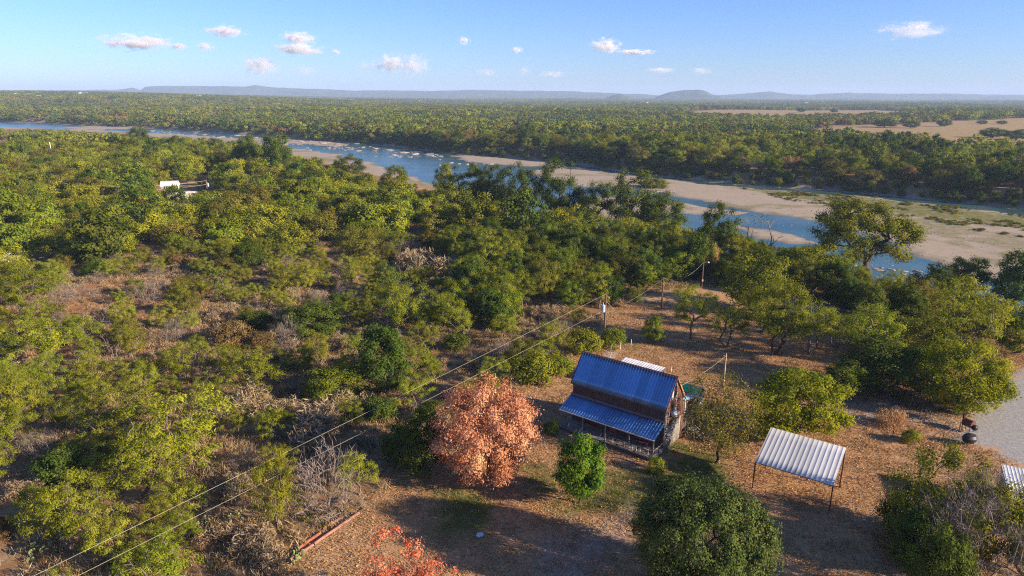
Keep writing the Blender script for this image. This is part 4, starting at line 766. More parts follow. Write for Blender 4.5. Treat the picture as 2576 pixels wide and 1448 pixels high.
EX = [
 ('mesquite_tree', 1737, 855, 122, 716, 'small crooked mesquite at the left end of the grove'),
 ('mesquite_tree', 1828, 874, 118, 765, 'mesquite with straight dark trunk between crooked and tallest grove trees'),
 ('mesquite_tree', 1903, 834, 120, 728, 'grove mesquite standing behind the tallest grove tree'),
 ('mesquite_tree', 2036, 893, 150, 762, 'leaning mesquite first to the right of the tallest grove tree'),
 ('mesquite_tree', 2095, 872, 130, 778, 'mesquite behind and right of the leaning grove mesquite'),
 ('mesquite_tree', 2185, 935, 185, 765, 'broad mesquite at the right end of the grove'),
 ('dark_tree', 2215, 990, 190, 850, 'dark spreading tree shading the ground behind the carport tree'),
 ('dark_tree', 2120, 1000, 120, 905, 'low dark tree between carport tree and broad mesquite'),
 ('leafy_tree', 2330, 930, 170, 800, 'deep green tree left behind the bright drive tree'),
 ('mesquite_tree', 2420, 900, 235, 706, 'very wide feathery mesquite above the bright drive tree'),
 ('dark_tree', 2545, 775, 120, 636, 'dark tree at the right edge near the river shore'),
 ('dark_tree', 2425, 748, 95, 648, 'small dark cedar-like tree in front of the gravel bar'),
 ('leafy_tree', 2545, 890, 120, 770, 'green tree at the right edge below the dark shore tree'),
 ('dark_tree', 2340, 790, 110, 668, 'dark tree in the shore thicket left of the cedar-like tree'),
 ('leafy_tree', 1643, 864, 56, 798, 'small dull sapling between the antenna and the grove'),
 ('mesquite_tree', 1600, 776, 46, 718, 'slim sapling right of the transformer pole'),
 ('bush', 1472, 888, 98, 810, 'round green bush left of the transformer pole foot'),
 ('bush', 1542, 873, 62, 815, 'small green bush right of the transformer pole foot'),
 ('bush', 1345, 958, 110, 872, 'wide yellow-green bush at the back left corner of the barn'),
 ('bush', 1410, 940, 80, 878, 'smaller bush joining the wide one behind the barn'),
 ('dark_bush', 1390, 1092, 40, 1052, 'small dark shrub at the left end of the porch'),
 ('bush', 1652, 1188, 46, 1140, 'small bright shrub at the right corner of the porch'),
 ('dark_bush', 1720, 1232, 115, 1192, 'low dark green shrub between the oak and the barn'),
 ('bush', 1235, 1015, 105, 925, 'green bush peeking over the rust-orange tree'),
 ('dark_tree', 1068, 1190, 130, 1035, 'dark green tree touching the left side of the rust-orange tree'),
 ('dark_tree', 1010, 1165, 95, 1060, 'thin dark tree left of the one beside the rust-orange tree'),
 ('dark_tree', 975, 990, 135, 812, 'tall dark two-tone tree in the middle of the scrub'),
 ('leafy_tree', 850, 1000, 180, 905, 'broad leafy bush left of the tall two-tone tree'),
 ('mesquite_tree', 1010, 850, 150, 700, 'bright mesquite just behind the tall two-tone tree'),
 ('mesquite_tree', 1160, 860, 120, 742, 'light green mesquite right of the one behind the two-tone tree'),
 ('mesquite_tree', 1090, 840, 95, 735, 'small mesquite between two bright ones in the middle scrub'),
 ('mesquite_tree', 640, 990, 150, 878, 'round-topped yellow mesquite beside tan brush left of centre'),
 ('dark_tree', 970, 745, 78, 668, 'dark ball-shaped tree in the middle scrub'),
 ('dark_tree', 628, 690, 82, 600, 'dark rounded tree alone in the left scrub'),
 ('olive_tree', 900, 655, 115, 568, 'broad olive-brown tree in the open mid scrub'),
 ('leafy_tree', 1268, 762, 92, 668, 'yellow-green leafy tree in mid scrub left of the power pole'),
 ('leafy_tree', 1190, 705, 62, 640, 'short leafy tree above the yellow-green one in mid scrub'),
 ('dark_tree', 790, 850, 150, 758, 'wide dark flat-topped tree left of the two-tone tree'),
 ('dark_bush', 640, 830, 85, 772, 'dark bush beside the brown leafy bush'),
 ('brown_bush', 590, 870, 100, 800, 'round brown seedy bush in the middle left scrub'),
 ('bare_tree', 727, 885, 75, 800, 'grey bare shrub with upright twigs in the middle scrub'),
 ('bare_tree', 380, 762, 85, 700, 'grey bare shrub on the red dirt clearing'),
 ('bare_tree', 440, 860, 75, 790, 'grey bare shrub below the red dirt clearing'),
 ('dead_tree', 560, 745, 70, 680, 'pale dead branches right of the red clearing'),
 ('dead_tree', 285, 925, 70, 835, 'dead grey tree at the left behind the foreground mesquite'),
 ('mesquite_tree', 66, 798, 165, 665, 'leaning yellow mesquite with forked trunk at the left edge'),
 ('mesquite_tree', 100, 935, 180, 800, 'wide green mesquite below the leaning one at the left edge'),
 ('dead_tree', 210, 950, 90, 870, 'grey half-dead tree beside the wide green mesquite'),
 ('mesquite_tree', 457, 1195, 290, 985, 'broad foreground mesquite with pale trunk left of the power lines'),
 ('mesquite_tree', 372, 1248, 240, 1085, 'foreground mesquite with leaning trunk before the broad one'),
 ('mesquite_tree', 320, 1095, 210, 968, 'foreground mesquite behind the broad one on its left'),
 ('mesquite_tree', 190, 1385, 210, 1185, 'low spreading mesquite near the lower left corner'),
 ('mesquite_tree', 40, 1090, 170, 940, 'mesquite cut by the left edge above the cactus patches'),
 ('mesquite_tree', 420, 1500, 220, 1345, 'yellow-green mesquite at the bottom edge under the power lines'),
 ('mesquite_tree', 705, 1325, 150, 1145, 'sparse mesquite crossed by both power lines'),
 ('bare_tree', 828, 1305, 200, 1112, 'grey leafless tree near the upper end of the border logs'),
 ('mesquite_tree', 905, 1245, 110, 1125, 'thin green mesquite right behind the leafless tree by the logs'),
 ('mesquite_tree', 460, 960, 120, 860, 'yellow mesquite in front of the brown seedy bush'),
 ('dead_tree', 1905, 665, 120, 528, 'dead tree with dark bare limbs against the river'),
 ('bank_tree', 1405, 570, 92, 415, 'tall yellowish bank tree reaching above the gravel bar tip'),
 ('bank_tree', 1300, 545, 92, 425, 'dark wide bank tree left of the tall yellowish one'),
 ('bank_tree', 1500, 590, 92, 468, 'dark round bank tree right of the tall yellowish one'),
 ('bank_tree', 1592, 600, 110, 442, 'bank tree with flat layered top before the river island'),
 ('bank_tree', 1660, 610, 100, 495, 'bank tree right of the layered one'),
 ('bank_tree', 1808, 660, 90, 522, 'slender bank tree left of the dead river tree'),
 ('bank_tree', 1170, 520, 95, 420, 'dark bank tree first from the left above the mid river'),
 ('leafy_tree', 1120, 500, 55, 418, 'pale tall tree at the left of the dark bank trees'),
 ('bank_tree', 1235, 530, 66, 425, 'narrow bank tree between two dark wide ones'),
 ('leafy_tree', 1000, 475, 70, 418, 'dark tree at the sandy shore left of the bank trees'),
 ('bank_tree', 880, 452, 66, 394, 'lone dark tree on the sandy left shore'),
 ('dark_tree', 622, 440, 75, 346, 'tall dark tree above the left thicket, left one of a pair'),
 ('dark_tree', 700, 448, 72, 342, 'tall dark tree above the left thicket, right one of a pair'),
 ('dark_tree', 352, 385, 62, 325, 'dark tree standing on the left shoreline'),
 ('leafy_tree', 2035, 725, 140, 608, 'large dark leafy tree left of the tallest river tree'),
 ('mesquite_tree', 2105, 735, 100, 622, 'pale feathery tree at the left foot of the tallest river tree'),
 ('leafy_tree', 1965, 705, 90, 615, 'leafy tree under the dead river tree'),
 ('leafy_tree', 1905, 780, 190, 640, 'wide mixed thicket tree above the grove'),
 ('leafy_tree', 1780, 690, 60, 600, 'orange-tinged tree behind the yard lamp pole'),
 ('dark_tree', 1750, 700, 75, 590, 'dark tree behind the yard lamp pole on its left'),
]
RGB_ = {'mesquite_tree': 'yellow-green feathery mesquite', 'olive_tree': 'olive leafy tree', 'dark_tree': 'dark green tree', 'leafy_tree': 'mid-green leafy tree', 'bank_tree': 'tall open-limbed dark tree', 'brown_bush': 'brown leafy bush', 'bush': 'green bush', 'dark_bush': 'dark green bush', 'bare_tree': 'bare grey shrub', 'dead_tree': 'dead pale tree', 'dry_brush': 'mound of tan dry brush', 'straw_clump': 'clump of reddish straw grass', 'prickly_pear': 'prickly pear patch'}
for i, e in enumerate(EX):
    brown = 'orange-tinged' in e[5]; gro = e[0] == 'mesquite_tree' and e[1] > 1700 and e[1] < 2300 and e[2] > 800
    ptree(e[0], e[1], e[2], e[3], e[4], e[5], i, name='mesquite_tree' if e[0] == 'mesquite_tree' else e[0], pair=(TR['brown_bush'][2][0] if brown else GROVE[i % 3] if gro else None), base_h=9 if gro else 4, base_w=9 if gro else 5)
def brush(x, y, z, w_, label, straw=False, hgt=1.0, name='dry_brush'):
    me = (BRS if straw else BR)[int(rng.integers(2 if straw else 5))]; o = link(name, me, None, (x, y, z), rng.random() * 6.28, (w_ / 3.4, w_ / 3.4, hgt * w_ / 3.4)); USED.append((x, y, w_ * 0.35)); tag(o, label, 'brush'); return o
for bx, by, w_, lb, s_ in [(795, 1095, 175, 'large tan brush mound in the scrub left of the rust-orange tree', 0), (860, 1040, 120, 'tan brush mound under the tall two-tone tree', 0), (700, 1050, 110, 'tan brush mound left of the largest one', 0), (600, 1030, 130, 'tan brush mound below the round-topped yellow mesquite', 0), (640, 1400, 140, 'grey-tan brush mound beside the lower border logs', 0), (560, 1350, 100, 'grey-tan brush mound crossed by the lower power line', 0), (2250, 1075, 75, 'reddish straw clump by the wire fence', 1), (1120, 690, 120, 'pale grass mound in the mid scrub clearing', 0), (1050, 670, 100, 'pale grass mound left of the mid clearing', 0)]:
    p = at(bx, by, 0); brush(p[0], p[1], 0, w_ * proj(p)[2] / FPX, lb, bool(s_), 0.9 if not s_ else 1.3)
p = at(2288, 1108, 0); ptree('bush', 2288, 1112, 48, 1070, 'small bright yellow shrub right of the reddish straw clump', 1)
for n_, x_, y_ in (('barn', 17, 68), ('transformer pole', p1[0], p1[1]), ('cream house', hp[0], hp[1])): LAND.append((n_, x_, y_))
for n_, bx, by in (('dead river tree', 1905, 665), ('two-tone tree', 975, 990), ('mid-scrub bare shrub', 727, 885), ('leaning edge mesquite', 66, 798), ('broad foreground mesquite', 457, 1195), ('lone rounded tree', 628, 690), ('low corner mesquite', 190, 1385), ('tallest bank tree', 1405, 570), ('mid-scrub yellow tree', 1268, 762), ('broad olive-brown tree', 900, 655), ('dark ball-shaped tree', 970, 745), ('red clearing shrub', 380, 762), ('lamp pole', 1765, 722), ('lone sandy shore tree', 880, 452), ('leafless log-side tree', 828, 1305), ('brown seedy bush', 590, 870), ('first dark bank tree', 1170, 520), ('layered bank tree', 1592, 600), ('white rear roof', 1620, 915), ('gravel drive', 2500, 1060), ('antenna', 1536, 893), ('round yellow mesquite', 640, 990), ('border logs', 790, 1370), ('yellow thicket corner', 60, 560) if 0 else ('cedar-like tree', 2425, 748)):
    q = ground_at(bx, by) if by < 800 else at(bx, by, 0); LAND.append((n_, q[0], q[1]))

# ------------------------------------------------------------------ fill the scrub and thickets
def inpoly(P, pts, zz=0.0): return sd_poly(P, poly_at(pts, zz)) < 0
def jitter(r0, r1, cell, az=44, g=rng):
    n = int(r1 / cell) + 2; X, Y = np.meshgrid(np.arange(-n, n + 1), np.arange(-3, n + 1)); P = np.stack([X.ravel(), Y.ravel()], 1) * cell + (g.random((X.size, 2)) - 0.5) * cell * 0.9
    r = np.hypot(P[:, 0], P[:, 1]); a = np.degrees(np.arctan2(P[:, 0], P[:, 1])); return P[(r > r0) & (r <= r1) & (np.abs(a) < az)]
def dpx(P, z): 
    x, y, _ = proj(np.concatenate([P, np.asarray(z)[:, None]], 1)); return x, y
Fp = poly_at(YARD, 0.0); FIELDS = [[(1640, 289), (1800, 280), (2000, 277), (2200, 277), (2330, 284), (2250, 299), (1900, 301)], [(1940, 334), (2150, 318), (2400, 308), (2576, 305), (3400, 305), (3400, 450), (2700, 408), (2576, 392), (2440, 378), (2250, 362), (2060, 348)], [(0, 293), (330, 297), (400, 306), (200, 300)]]
OPEN = [[(230, 700), (330, 700), (430, 740), (400, 790), (260, 830), (160, 800), (200, 740)], [(760, 640), (860, 610), (920, 650), (820, 680)], [(590, 462), (640, 462), (660, 490), (605, 493)], [(1000, 640), (1130, 665), (1200, 720), (1060, 710), (960, 690)], [(430, 1330), (640, 1110), (900, 1100), (990, 1130), (860, 1280), (560, 1420)], [(1050, 1000), (1180, 880), (1420, 780), (1500, 790), (1380, 880), (1200, 1010), (1100, 1060)], [(130, 1150), (220, 1080), (200, 1180), (60, 1270), (20, 1230)]]
HIDE = [((398, 505), (500, 530)), ((560, 500), (700, 560))]
FILL = []
TLX = [-400, 0, 150, 250, 400, 540, 620, 740, 830, 900, 1000, 1080, 1250, 1350, 1500, 1700, 1850, 2000, 2100, 2300, 2500, 2900]
TLY = [318, 321, 323, 331, 337, 346, 353, 379, 397, 420, 440, 450, 468, 490, 515, 545, 585, 620, 650, 690, 740, 820]
def fits(x, y, z, ht):
    a, b_, _ = proj([x, y, z + ht * 0.92]); return b_ > np.interp(a, TLX, TLY)
HB = [(400, 490, 464, 515), (508, 535, 440, 480)]
def hides(x, y, z, w_, ht):
    a, b_, d_ = proj([x, y, z]); t_ = proj([x, y, z + ht])[1]; hw = w_ / 2 * FPX / d_
    return any(a + hw * 0.6 > q[0] and a - hw * 0.6 < q[1] and b_ > q[2] and t_ < q[2] + 7 for q in HB)
def ordn(n): return '%d%s' % (n, 'th' if 10 <= n % 100 <= 20 else {1: 'st', 2: 'nd', 3: 'rd'}.get(n % 10, 'th'))
P = jitter(40, 178, 4.7, 42); zP, dKP, wP, farP, rP, azP = height(P, True); px, py = dpx(P, zP)
ok = (dKP > 5) & ~farP & (sd_poly(P, Fp) > 1.5) & (rP > 46)
op = np.zeros(len(P), bool)
for o_ in OPEN: op |= inpoly(P, o_)
nz = vnoise(P, 14, 55); nz2 = vnoise(P, 7, 56)
U = np.array([(u[0], u[1]) for u in USED]); UR = np.array([u[2] for u in USED])
dense = (py < 640) | (px > 1250); wood = (px > 1120) & (py < 830)
for i in range(len(P)):
    if not ok[i]: continue
    x, y = P[i]; du = np.hypot(U[:, 0] - x, U[:, 1] - y); 
    if (du < UR * 0.72 + 1.0).any(): continue
    r_u = rng.random(); s = 0.75 + 0.6 * rng.random()
    if op[i]:
        if r_u < 0.32: FILL.append(('dry_brush', x, y, zP[i], 2.2 + 1.6 * rng.random(), 0))
        elif r_u < 0.38: FILL.append(('bare_tree', x, y, zP[i], 3.0 * s, 2.6 * s))
        elif r_u < 0.60: FILL.append(('mesquite_tree', x, y, zP[i], 4.0 * s, 3.4 * s))
        continue
    if wood[i]:
        k = 'mesquite_tree' if r_u < 0.32 else 'leafy_tree' if r_u < 0.64 else 'dark_tree' if r_u < 0.80 else 'olive_tree' if r_u < 0.92 else 'dry_brush'
        if k == 'dry_brush': FILL.append((k, x, y, zP[i], 3 + rng.random(), 0))
        else: FILL.append((k, x, y, zP[i], 5.8 * s, 6.8 * (0.8 + 0.5 * rng.random())))
    elif dense[i]:
        if rng.random() < 0.12: FILL.append(('dry_brush', x, y, zP[i], 3 + rng.random(), 0)); continue
        k = 'mesquite_tree' if r_u < 0.66 else 'olive_tree' if r_u < 0.80 else 'leafy_tree' if r_u < 0.85 else 'dark_tree' if r_u < 0.88 else 'dry_brush' if r_u < 0.94 else 'bare_tree'
        if k == 'dry_brush': FILL.append((k, x, y, zP[i], 3 + rng.random(), 0))
        else: FILL.append((k, x, y, zP[i], 5.4 * s, 5.0 * (0.8 + 0.4 * rng.random()) * (0.7 if k == 'bare_tree' else 1)))
    else:
        t_ = nz[i] * 0.6 + r_u * 0.5
        k = 'dry_brush' if t_ < 0.26 else 'mesquite_tree' if r_u < 0.68 else 'bare_tree' if r_u < 0.73 else 'dark_bush' if r_u < 0.76 else 'olive_tree' if r_u < 0.83 else 'brown_bush' if r_u < 0.86 else 'dead_tree' if r_u < 0.90 else 'dry_brush'
        if k == 'dry_brush': FILL.append((k, x, y, zP[i], 2.6 + 1.8 * rng.random(), 0))
        elif k in ('dark_bush', 'brown_bush'): FILL.append((k, x, y, zP[i], 3.6 * s, 2.8 * s))
        elif k in ('bare_tree', 'dead_tree'): FILL.append((k, x, y, zP[i], 4.0 * s, 3.4 * s))
        else: FILL.append((k, x, y, zP[i], 4.3 * s, 4.0 * s))
# keep at most 285 fillers of a kind as things, nearest first; the others join the woodland mass
FILL.sort(key=lambda f: math.hypot(f[1], f[2])); cnt = {}; KEEP = []; REST = []; FILL = [f for f in FILL if f[0] == 'dry_brush' or fits(f[1], f[2], f[3], f[5]) and not hides(f[1], f[2], f[3], f[4], f[5])]
lim = {'mesquite_tree': 250, 'dry_brush': 270}
for f in FILL:
    x_, y_, _z = proj([f[1], f[2], f[3] + 2]); vis = -120 < x_ < 2700 and y_ < 1560
    if not vis: 
        REST.append(f); continue
    cnt[f[0]] = cnt.get(f[0], 0) + 1
    (KEEP if cnt[f[0]] <= lim.get(f[0], 130) else REST).append(f)
print('fill', len(KEEP), len(REST), cnt)
ORD = ['nearest', 'second nearest', 'third nearest', 'fourth nearest', 'fifth nearest', 'sixth nearest', 'seventh nearest', 'eighth nearest', 'ninth nearest', 'tenth nearest', 'eleventh nearest', 'twelfth nearest'] + [ordn(i) + ' nearest' for i in range(13, 200)]
def side(lx, ly, x, y):
    dx, dy = x - lx, y - ly; r = math.hypot(lx, ly); rx, ry = ly / r, -lx / r; a = dx * rx + dy * ry; b_ = dx * (-ry) + dy * rx
    if abs(a) > abs(b_): return 'on its right' if a > 0 else 'on its left'
    return 'behind it' if b_ > 0 else 'in front of it'
LA = np.array([(l[1], l[2]) for l in LAND]); gr_ = {}
for n_, f in enumerate(KEEP):
    d_ = np.hypot(LA[:, 0] - f[1], LA[:, 1] - f[2]); j = int(np.argmin(d_)); sdn = side(LA[j][0], LA[j][1], f[1], f[2]); gr_.setdefault((f[0], j, sdn), []).append((d_[j], n_))
LBL = {}
for (k, j, sdn), v in gr_.items():
    for q, (_, n_) in enumerate(sorted(v)): LBL[n_] = '%s %s to the %s, %s' % (RGB_[k], ORD[q], LAND[j][0], sdn)
GRP = {'mesquite_tree': 'mesquites of the scrub', 'dry_brush': 'dry brush mounds of the scrub', 'leafy_tree': 'leafy trees of the thicket', 'dark_tree': 'dark trees of the thicket', 'olive_tree': 'olive trees of the scrub', 'bare_tree': 'bare shrubs of the scrub', 'dead_tree': 'dead trees of the scrub', 'dark_bush': 'dark bushes of the scrub', 'brown_bush': 'brown bushes of the scrub'}
for n_, f in enumerate(KEEP):
    if f[0] == 'dry_brush': o = brush(f[1], f[2], f[3], f[4], LBL[n_], False, 0.8 + 0.4 * rng.random()); o['group'] = GRP['dry_brush']
    else: plant(f[0], f[1], f[2], f[3], f[4], f[5], LBL[n_], GRP[f[0]])
# prickly pears
def pad_mesh():
    import bmesh
    bm = bmesh.new(); bmesh.ops.create_icosphere(bm, subdivisions=2, radius=0.5)
    for v in bm.verts: v.co = (v.co.x * (0.75 + 0.3 * v.co.z), v.co.y * 0.16, v.co.z * 1.15 + 0.5)
    me = bpy.data.meshes.new('pad'); bm.to_mesh(me); bm.free(); me.materials.append(FM['cactus']); me.polygons.foreach_set('use_smooth', [True] * len(me.polygons))
    a = me.attributes.new('tint', 'FLOAT', 'FACE'); a.data.foreach_set('value', np.random.default_rng(1).random(len(me.polygons)).astype(np.float32)); return me
PAD = pad_mesh()
for i, (bx, by, lb) in enumerate([(745, 1415, 'tall pale prickly pear against the lower border logs'), (165, 1075, 'prickly pear patch left of the foreground mesquites'), (235, 1060, 'prickly pear patch nearest the foreground mesquite behind the broad one'), (130, 1140, 'dark prickly pear patch on the left below the edge mesquite'), (75, 1400, 'prickly pear patch in the lower left corner'), (130, 1385, 'prickly pear patch right of the corner one'), (165, 1350, 'small prickly pear above the two corner patches'), (590, 1310, 'prickly pear between the power lines'), (290, 855, 'small prickly pear by the dead grey tree'), (520, 1330, 'pale prickly pear on the upper power line path'), (30, 1330, 'prickly pear at the left edge near the corner')]):
    p = at(bx, by, 0); t = thing('prickly_pear', lb, 'cactus', tuple(p)); nb = 14 if i else 18
    for j in range(nb):
        lv = j % 3; a_ = rng.random() * 6.28; rr2 = 0.9 * math.sqrt(rng.random()); s_ = 0.34 + 0.16 * rng.random()
        o = link('pad', PAD, t, (rr2 * math.cos(a_), rr2 * math.sin(a_), lv * 0.36), rng.random() * 6.28, s_ * (1.15 if i == 0 else 1.0)); o.rotation_euler = (rng.normal() * 0.35, rng.normal() * 0.35, rng.random() * 6.28)
# palm by the left edge
pm = ground_at(25, 440); hpm = zheight(pm[0], pm[1], 405); pt = thing('palm_tree', 'small fan palm sticking out of the thicket at the left edge', 'palm', tuple(pm)); rod('trunk', [(0, 0, 0), (0.2, 0, hpm)], 0.3, PALEBARK, pt)
g = np.random.default_rng(5); d_ = g.normal(size=(60, 3)); d_[:, 2] = np.abs(d_[:, 2]) * 0.5; d_ /= np.linalg.norm(d_, axis=1, keepdims=True); V, F = leaves(d_ * 1.2 + np.array([0.2, 0, hpm]), d_, np.full(60, 2.4), np.full(60, 0.45), g); link('fronds', mesh_np('fronds', V, F, FM['bright'], {'tint': ('FACE', g.random(60))}), pt)
wt = ground_at(133, 405); hw_ = zheight(wt[0], wt[1], 372); tw = thing('water_tower', 'tiny white and blue tank on a post above the left thicket', 'tank', tuple(wt)); rod('post', [(0, 0, 0), (0, 0, hw_ + 3.5)], 0.18, WHITE, tw); V, F = tubes([(0, 0, hw_ - 3), (0, 0, hw_ - 0.6)], [(0, 0, hw_ - 0.6), (0, 0, hw_ - 0.2)], [1.3, 1.3], [1.3, 0.3], 12); link('tank', mesh_np('tank', V, F, simple('blue_paint', (0.08, 0.2, 0.4), (0.14, 0.3, 0.5), 3, 0.5), smooth=True), tw)

# ------------------------------------------------------------------ woodland mass
def single(kind_mat, seed, bark=True, **k):
    g = np.random.default_rng(seed); NP, par, rr, T, Tn, c, ab = grow(g, k['Ht'], k['Wd'], k['th'], k['nt'], k.get('stems', 1), k.get('low', -0.6), k.get('shell', 0.5), k.get('lump', 0.3), k.get('r0', 0.2))
    V, F, t = crown_arrays(g, T, Tn, c, ab, k['per'], k['sig'], k['L'], k['lw'], 0.25, 0.6, 0.5)
    i = np.arange(1, len(NP)); keep = rr[i] > 0.05; i = i[keep]; V2, F2 = tubes(NP[par[i]], NP[i], rr[i] * 1.3, rr[i], 4)
    return mesh_np('tree', np.concatenate([V, V2]), np.concatenate([F, F2 + len(V)]), [FM[kind_mat], BARK], {'tint': ('FACE', np.concatenate([t, np.zeros(len(F2))]))}, np.concatenate([np.zeros(len(F)), np.ones(len(F2))]))
mm = dict(Ht=6.5, Wd=7.5, th=1.4, nt=52, per=75, sig=0.50, L=0.42, lw=0.17, low=-0.5, stems=2, lump=0.35)
md = dict(Ht=8.5, Wd=7.5, th=1.2, nt=52, per=80, sig=0.52, L=0.42, lw=0.26, low=-0.75, lump=0.35)
MID = [single('mesq', 1001, **mm), single('mesq', 1002, **mm), single('mesq', 1003, **mm), single('olive', 1004, **mm), single('olive', 1005, **mm), single('dark', 1006, **md), single('dark', 1007, **md), single('dark', 1008, **md), single('leafy', 1009, **md), single('leafy', 1010, **md), single('brown', 1011, **mm), single('oak', 1012, **md)]
ff = dict(Ht=7, Wd=9, th=1.0, nt=24, per=20, sig=0.75, L=1.2, lw=0.75, low=-0.6, lump=0.3)
LOW = [single('mesq', 1101, **ff), single('mesq', 1102, **ff), single('olive', 1103, **ff), single('olive', 1104, **ff), single('dark', 1105, **ff), single('dark', 1106, **ff), single('leafy', 1107, **ff), single('brown', 1108, **ff), single('oak', 1109, **ff)]
MI = {'mesquite_tree': [0, 1, 2], 'olive_tree': [3, 4], 'dark_tree': [5, 6, 7], 'leafy_tree': [8, 9], 'brown_bush': [10], 'bare_tree': [10], 'dead_tree': [10], 'dark_bush': [5, 6], 'dry_brush': [10]}
pts = []; sc = []; ix = []
for f in REST:
    if f[0] in ('dry_brush',): continue
    pts.append((f[1], f[2], f[3])); w_ = f[4] / 7.5; h_ = f[5] / 7.5; sc.append((w_, w_, h_)); ix.append(int(rng.choice(MI[f[0]])))
def blockview(P, z, pad=1.0):
    """leave the clearings round the far house, the river view and open dirt"""
    x, y = dpx(P, z); m = np.zeros(len(P), bool)
    for (a, b_) in HIDE[:1]: m |= (x > a[0]) & (x < b_[0]) & (y > a[1]) & (y < b_[1])
    return m
def band(r0, r1, cell, mid, s0, open_lo):
    P = jitter(r0, r1, cell, 47); z, dK, w, far, r, az = height(P, True); x, y = dpx(P, z)
    ok = (dK > 3) & ~blockview(P, z)
    for fl in FIELDS + [OPEN[1], OPEN[2]]: ok &= ~inpoly(P, fl, 0)
    U = np.array([(u[0], u[1]) for u in USED]); UR = np.array([u[2] for u in USED])
    if r0 < 400:
        for i in range(len(P)):
            if ok[i] and (np.hypot(U[:, 0] - P[i, 0], U[:, 1] - P[i, 1]) < UR * 0.7 + 1).any(): ok[i] = False
    nz = vnoise(P, 60, 71) * 0.6 + vnoise(P, 22, 72) * 0.4; nb = vnoise(P, 95, 73); nq = vnoise(P * np.array([0.25, 1.0]), 140, 74)
    keepn = (nz > open_lo) | (dK < 40) | (~far & (r < 270) & (nz > 0.12)); ok &= keepn
    for i in np.nonzero(ok)[0]:
        u = rng.random(); bank = far[i] and dK[i] < 38
        if bank: k = 'dark' if u < 0.30 else 'leafy' if u < 0.60 else 'olive' if u < 0.78 else 'brown' if u < 0.88 else 'mesq'
        elif far[i]:
            a = nb[i] * 0.95 + u * 0.28; k = 'mesq' if a > 0.68 else 'leafy' if a > 0.58 else 'olive' if a > 0.44 else 'brown' if a > 0.41 else 'dark'
            if nq[i] > 0.68 and u < 0.7: k = 'oak'
        else: lx_ = x[i] < 1000; k = ('mesq' if u < 0.72 else 'olive' if u < 0.88 else 'leafy' if u < 0.95 else 'dark') if lx_ else ('mesq' if u < 0.5 else 'olive' if u < 0.66 else 'leafy' if u < 0.84 else 'dark')
        if mid: idn = {'mesq': [0, 1, 2], 'olive': [3, 4], 'dark': [5, 6, 7], 'leafy': [8, 9], 'brown': [10], 'oak': [11]}[k]
        else: idn = {'mesq': [0, 1], 'olive': [2, 3], 'dark': [4, 5], 'leafy': [6], 'brown': [7], 'oak': [8]}[k]
        s = s0 * (0.6 + 0.75 * rng.random() if mid else 0.5 + 1.15 * rng.random() ** 2) * (1.25 if bank and mid else 1.0); hs = s * (0.85 + 0.35 * rng.random()) * (1.05 if k in ('dark', 'oak') else 0.9)
        if not mid: hs = min(hs, 1.5)
        if not far[i] and (not fits(P[i, 0], P[i, 1], z[i], hs * 8) or mid and hides(P[i, 0], P[i, 1], z[i], s * 7.5, hs * 7)): continue
        if far[i] and mid and dK[i] < 30: continue
        yield (P[i, 0], P[i, 1], z[i] - 0.1), (s, s, hs), int(rng.choice(idn))
for b_ in (band(176, 560, 8.0, True, 1.25, 0.29),):
    for p_, s_, i_ in b_: pts.append(p_); sc.append(s_); ix.append(i_)
# far bank front row: trees one can tell apart
P = jitter(150, 620, 10.5, 46); z, dK, w, far, r, az = height(P, True); x, y = dpx(P, z); m = far & (dK > 7) & (dK < 32) & (x > 150) & (x < 2640); FB = []
for i in np.nonzero(m)[0]:
    if rng.random() < 0.12: continue
    u = rng.random(); FB.append((x[i], P[i, 0], P[i, 1], z[i], 'dark_tree' if u < 0.27 else 'leafy_tree' if u < 0.62 else 'olive_tree' if u < 0.84 else 'brown_bush' if u < 0.93 else 'mesquite_tree'))
FB.sort(); print('far bank', len(FB))
if len(FB) > 210: FB = FB[::1]
for q_, (xx, X_, Y_, Z_, k) in enumerate(FB):
    wd = 9 + 6 * rng.random(); plant(k, X_, Y_, Z_, wd * (0.75 if k == 'brown_bush' else 1), (8.0 + 4.5 * rng.random()) * (0.8 if k == 'brown_bush' else 1), '%s, %s from the left along the far river bank' % ({'brown_bush': 'brownish orange tree', 'olive_tree': 'olive brown tree'}.get(k, RGB_[k]), ordn(q_ + 1)), 'trees along the far river bank', cat='tree', name='far_bank_tree')
# bushes down the far bank slope
P = jitter(150, 700, 4.5, 47); z, dK, w, far, r, az = height(P, True); m = far & (dK > 0.5) & (dK < 16)
for i in np.nonzero(m)[0]: pts.append((P[i, 0], P[i, 1], z[i] - 0.3)); s = 0.35 + 0.35 * rng.random(); sc.append((s, s, s)); ix.append(int(rng.choice([5, 6, 7, 8, 3])))
n = len(pts); scatter('thicket', pts, sc, rng.random(n) * 6.283, ix, MID, 'dense thicket of mixed green trees beyond the individually visible ones and on the far bank', 'thicket'); print('mid', n)
pts = []; sc = []; ix = []
for b_ in (band(560, 1250, 10.0, False, 1.2, 0.36), band(1250, 3400, 19, False, 1.8, 0.36), band(3400, 8400, 42, False, 3.6, 0.18)):
    for p_, s_, i_ in b_: pts.append(p_); sc.append(s_); ix.append(i_)
n = len(pts); scatter('woodland', pts, sc, rng.random(n) * 6.283, ix, LOW, 'endless green woodland reaching to the hills', 'woodland'); print('low', n)
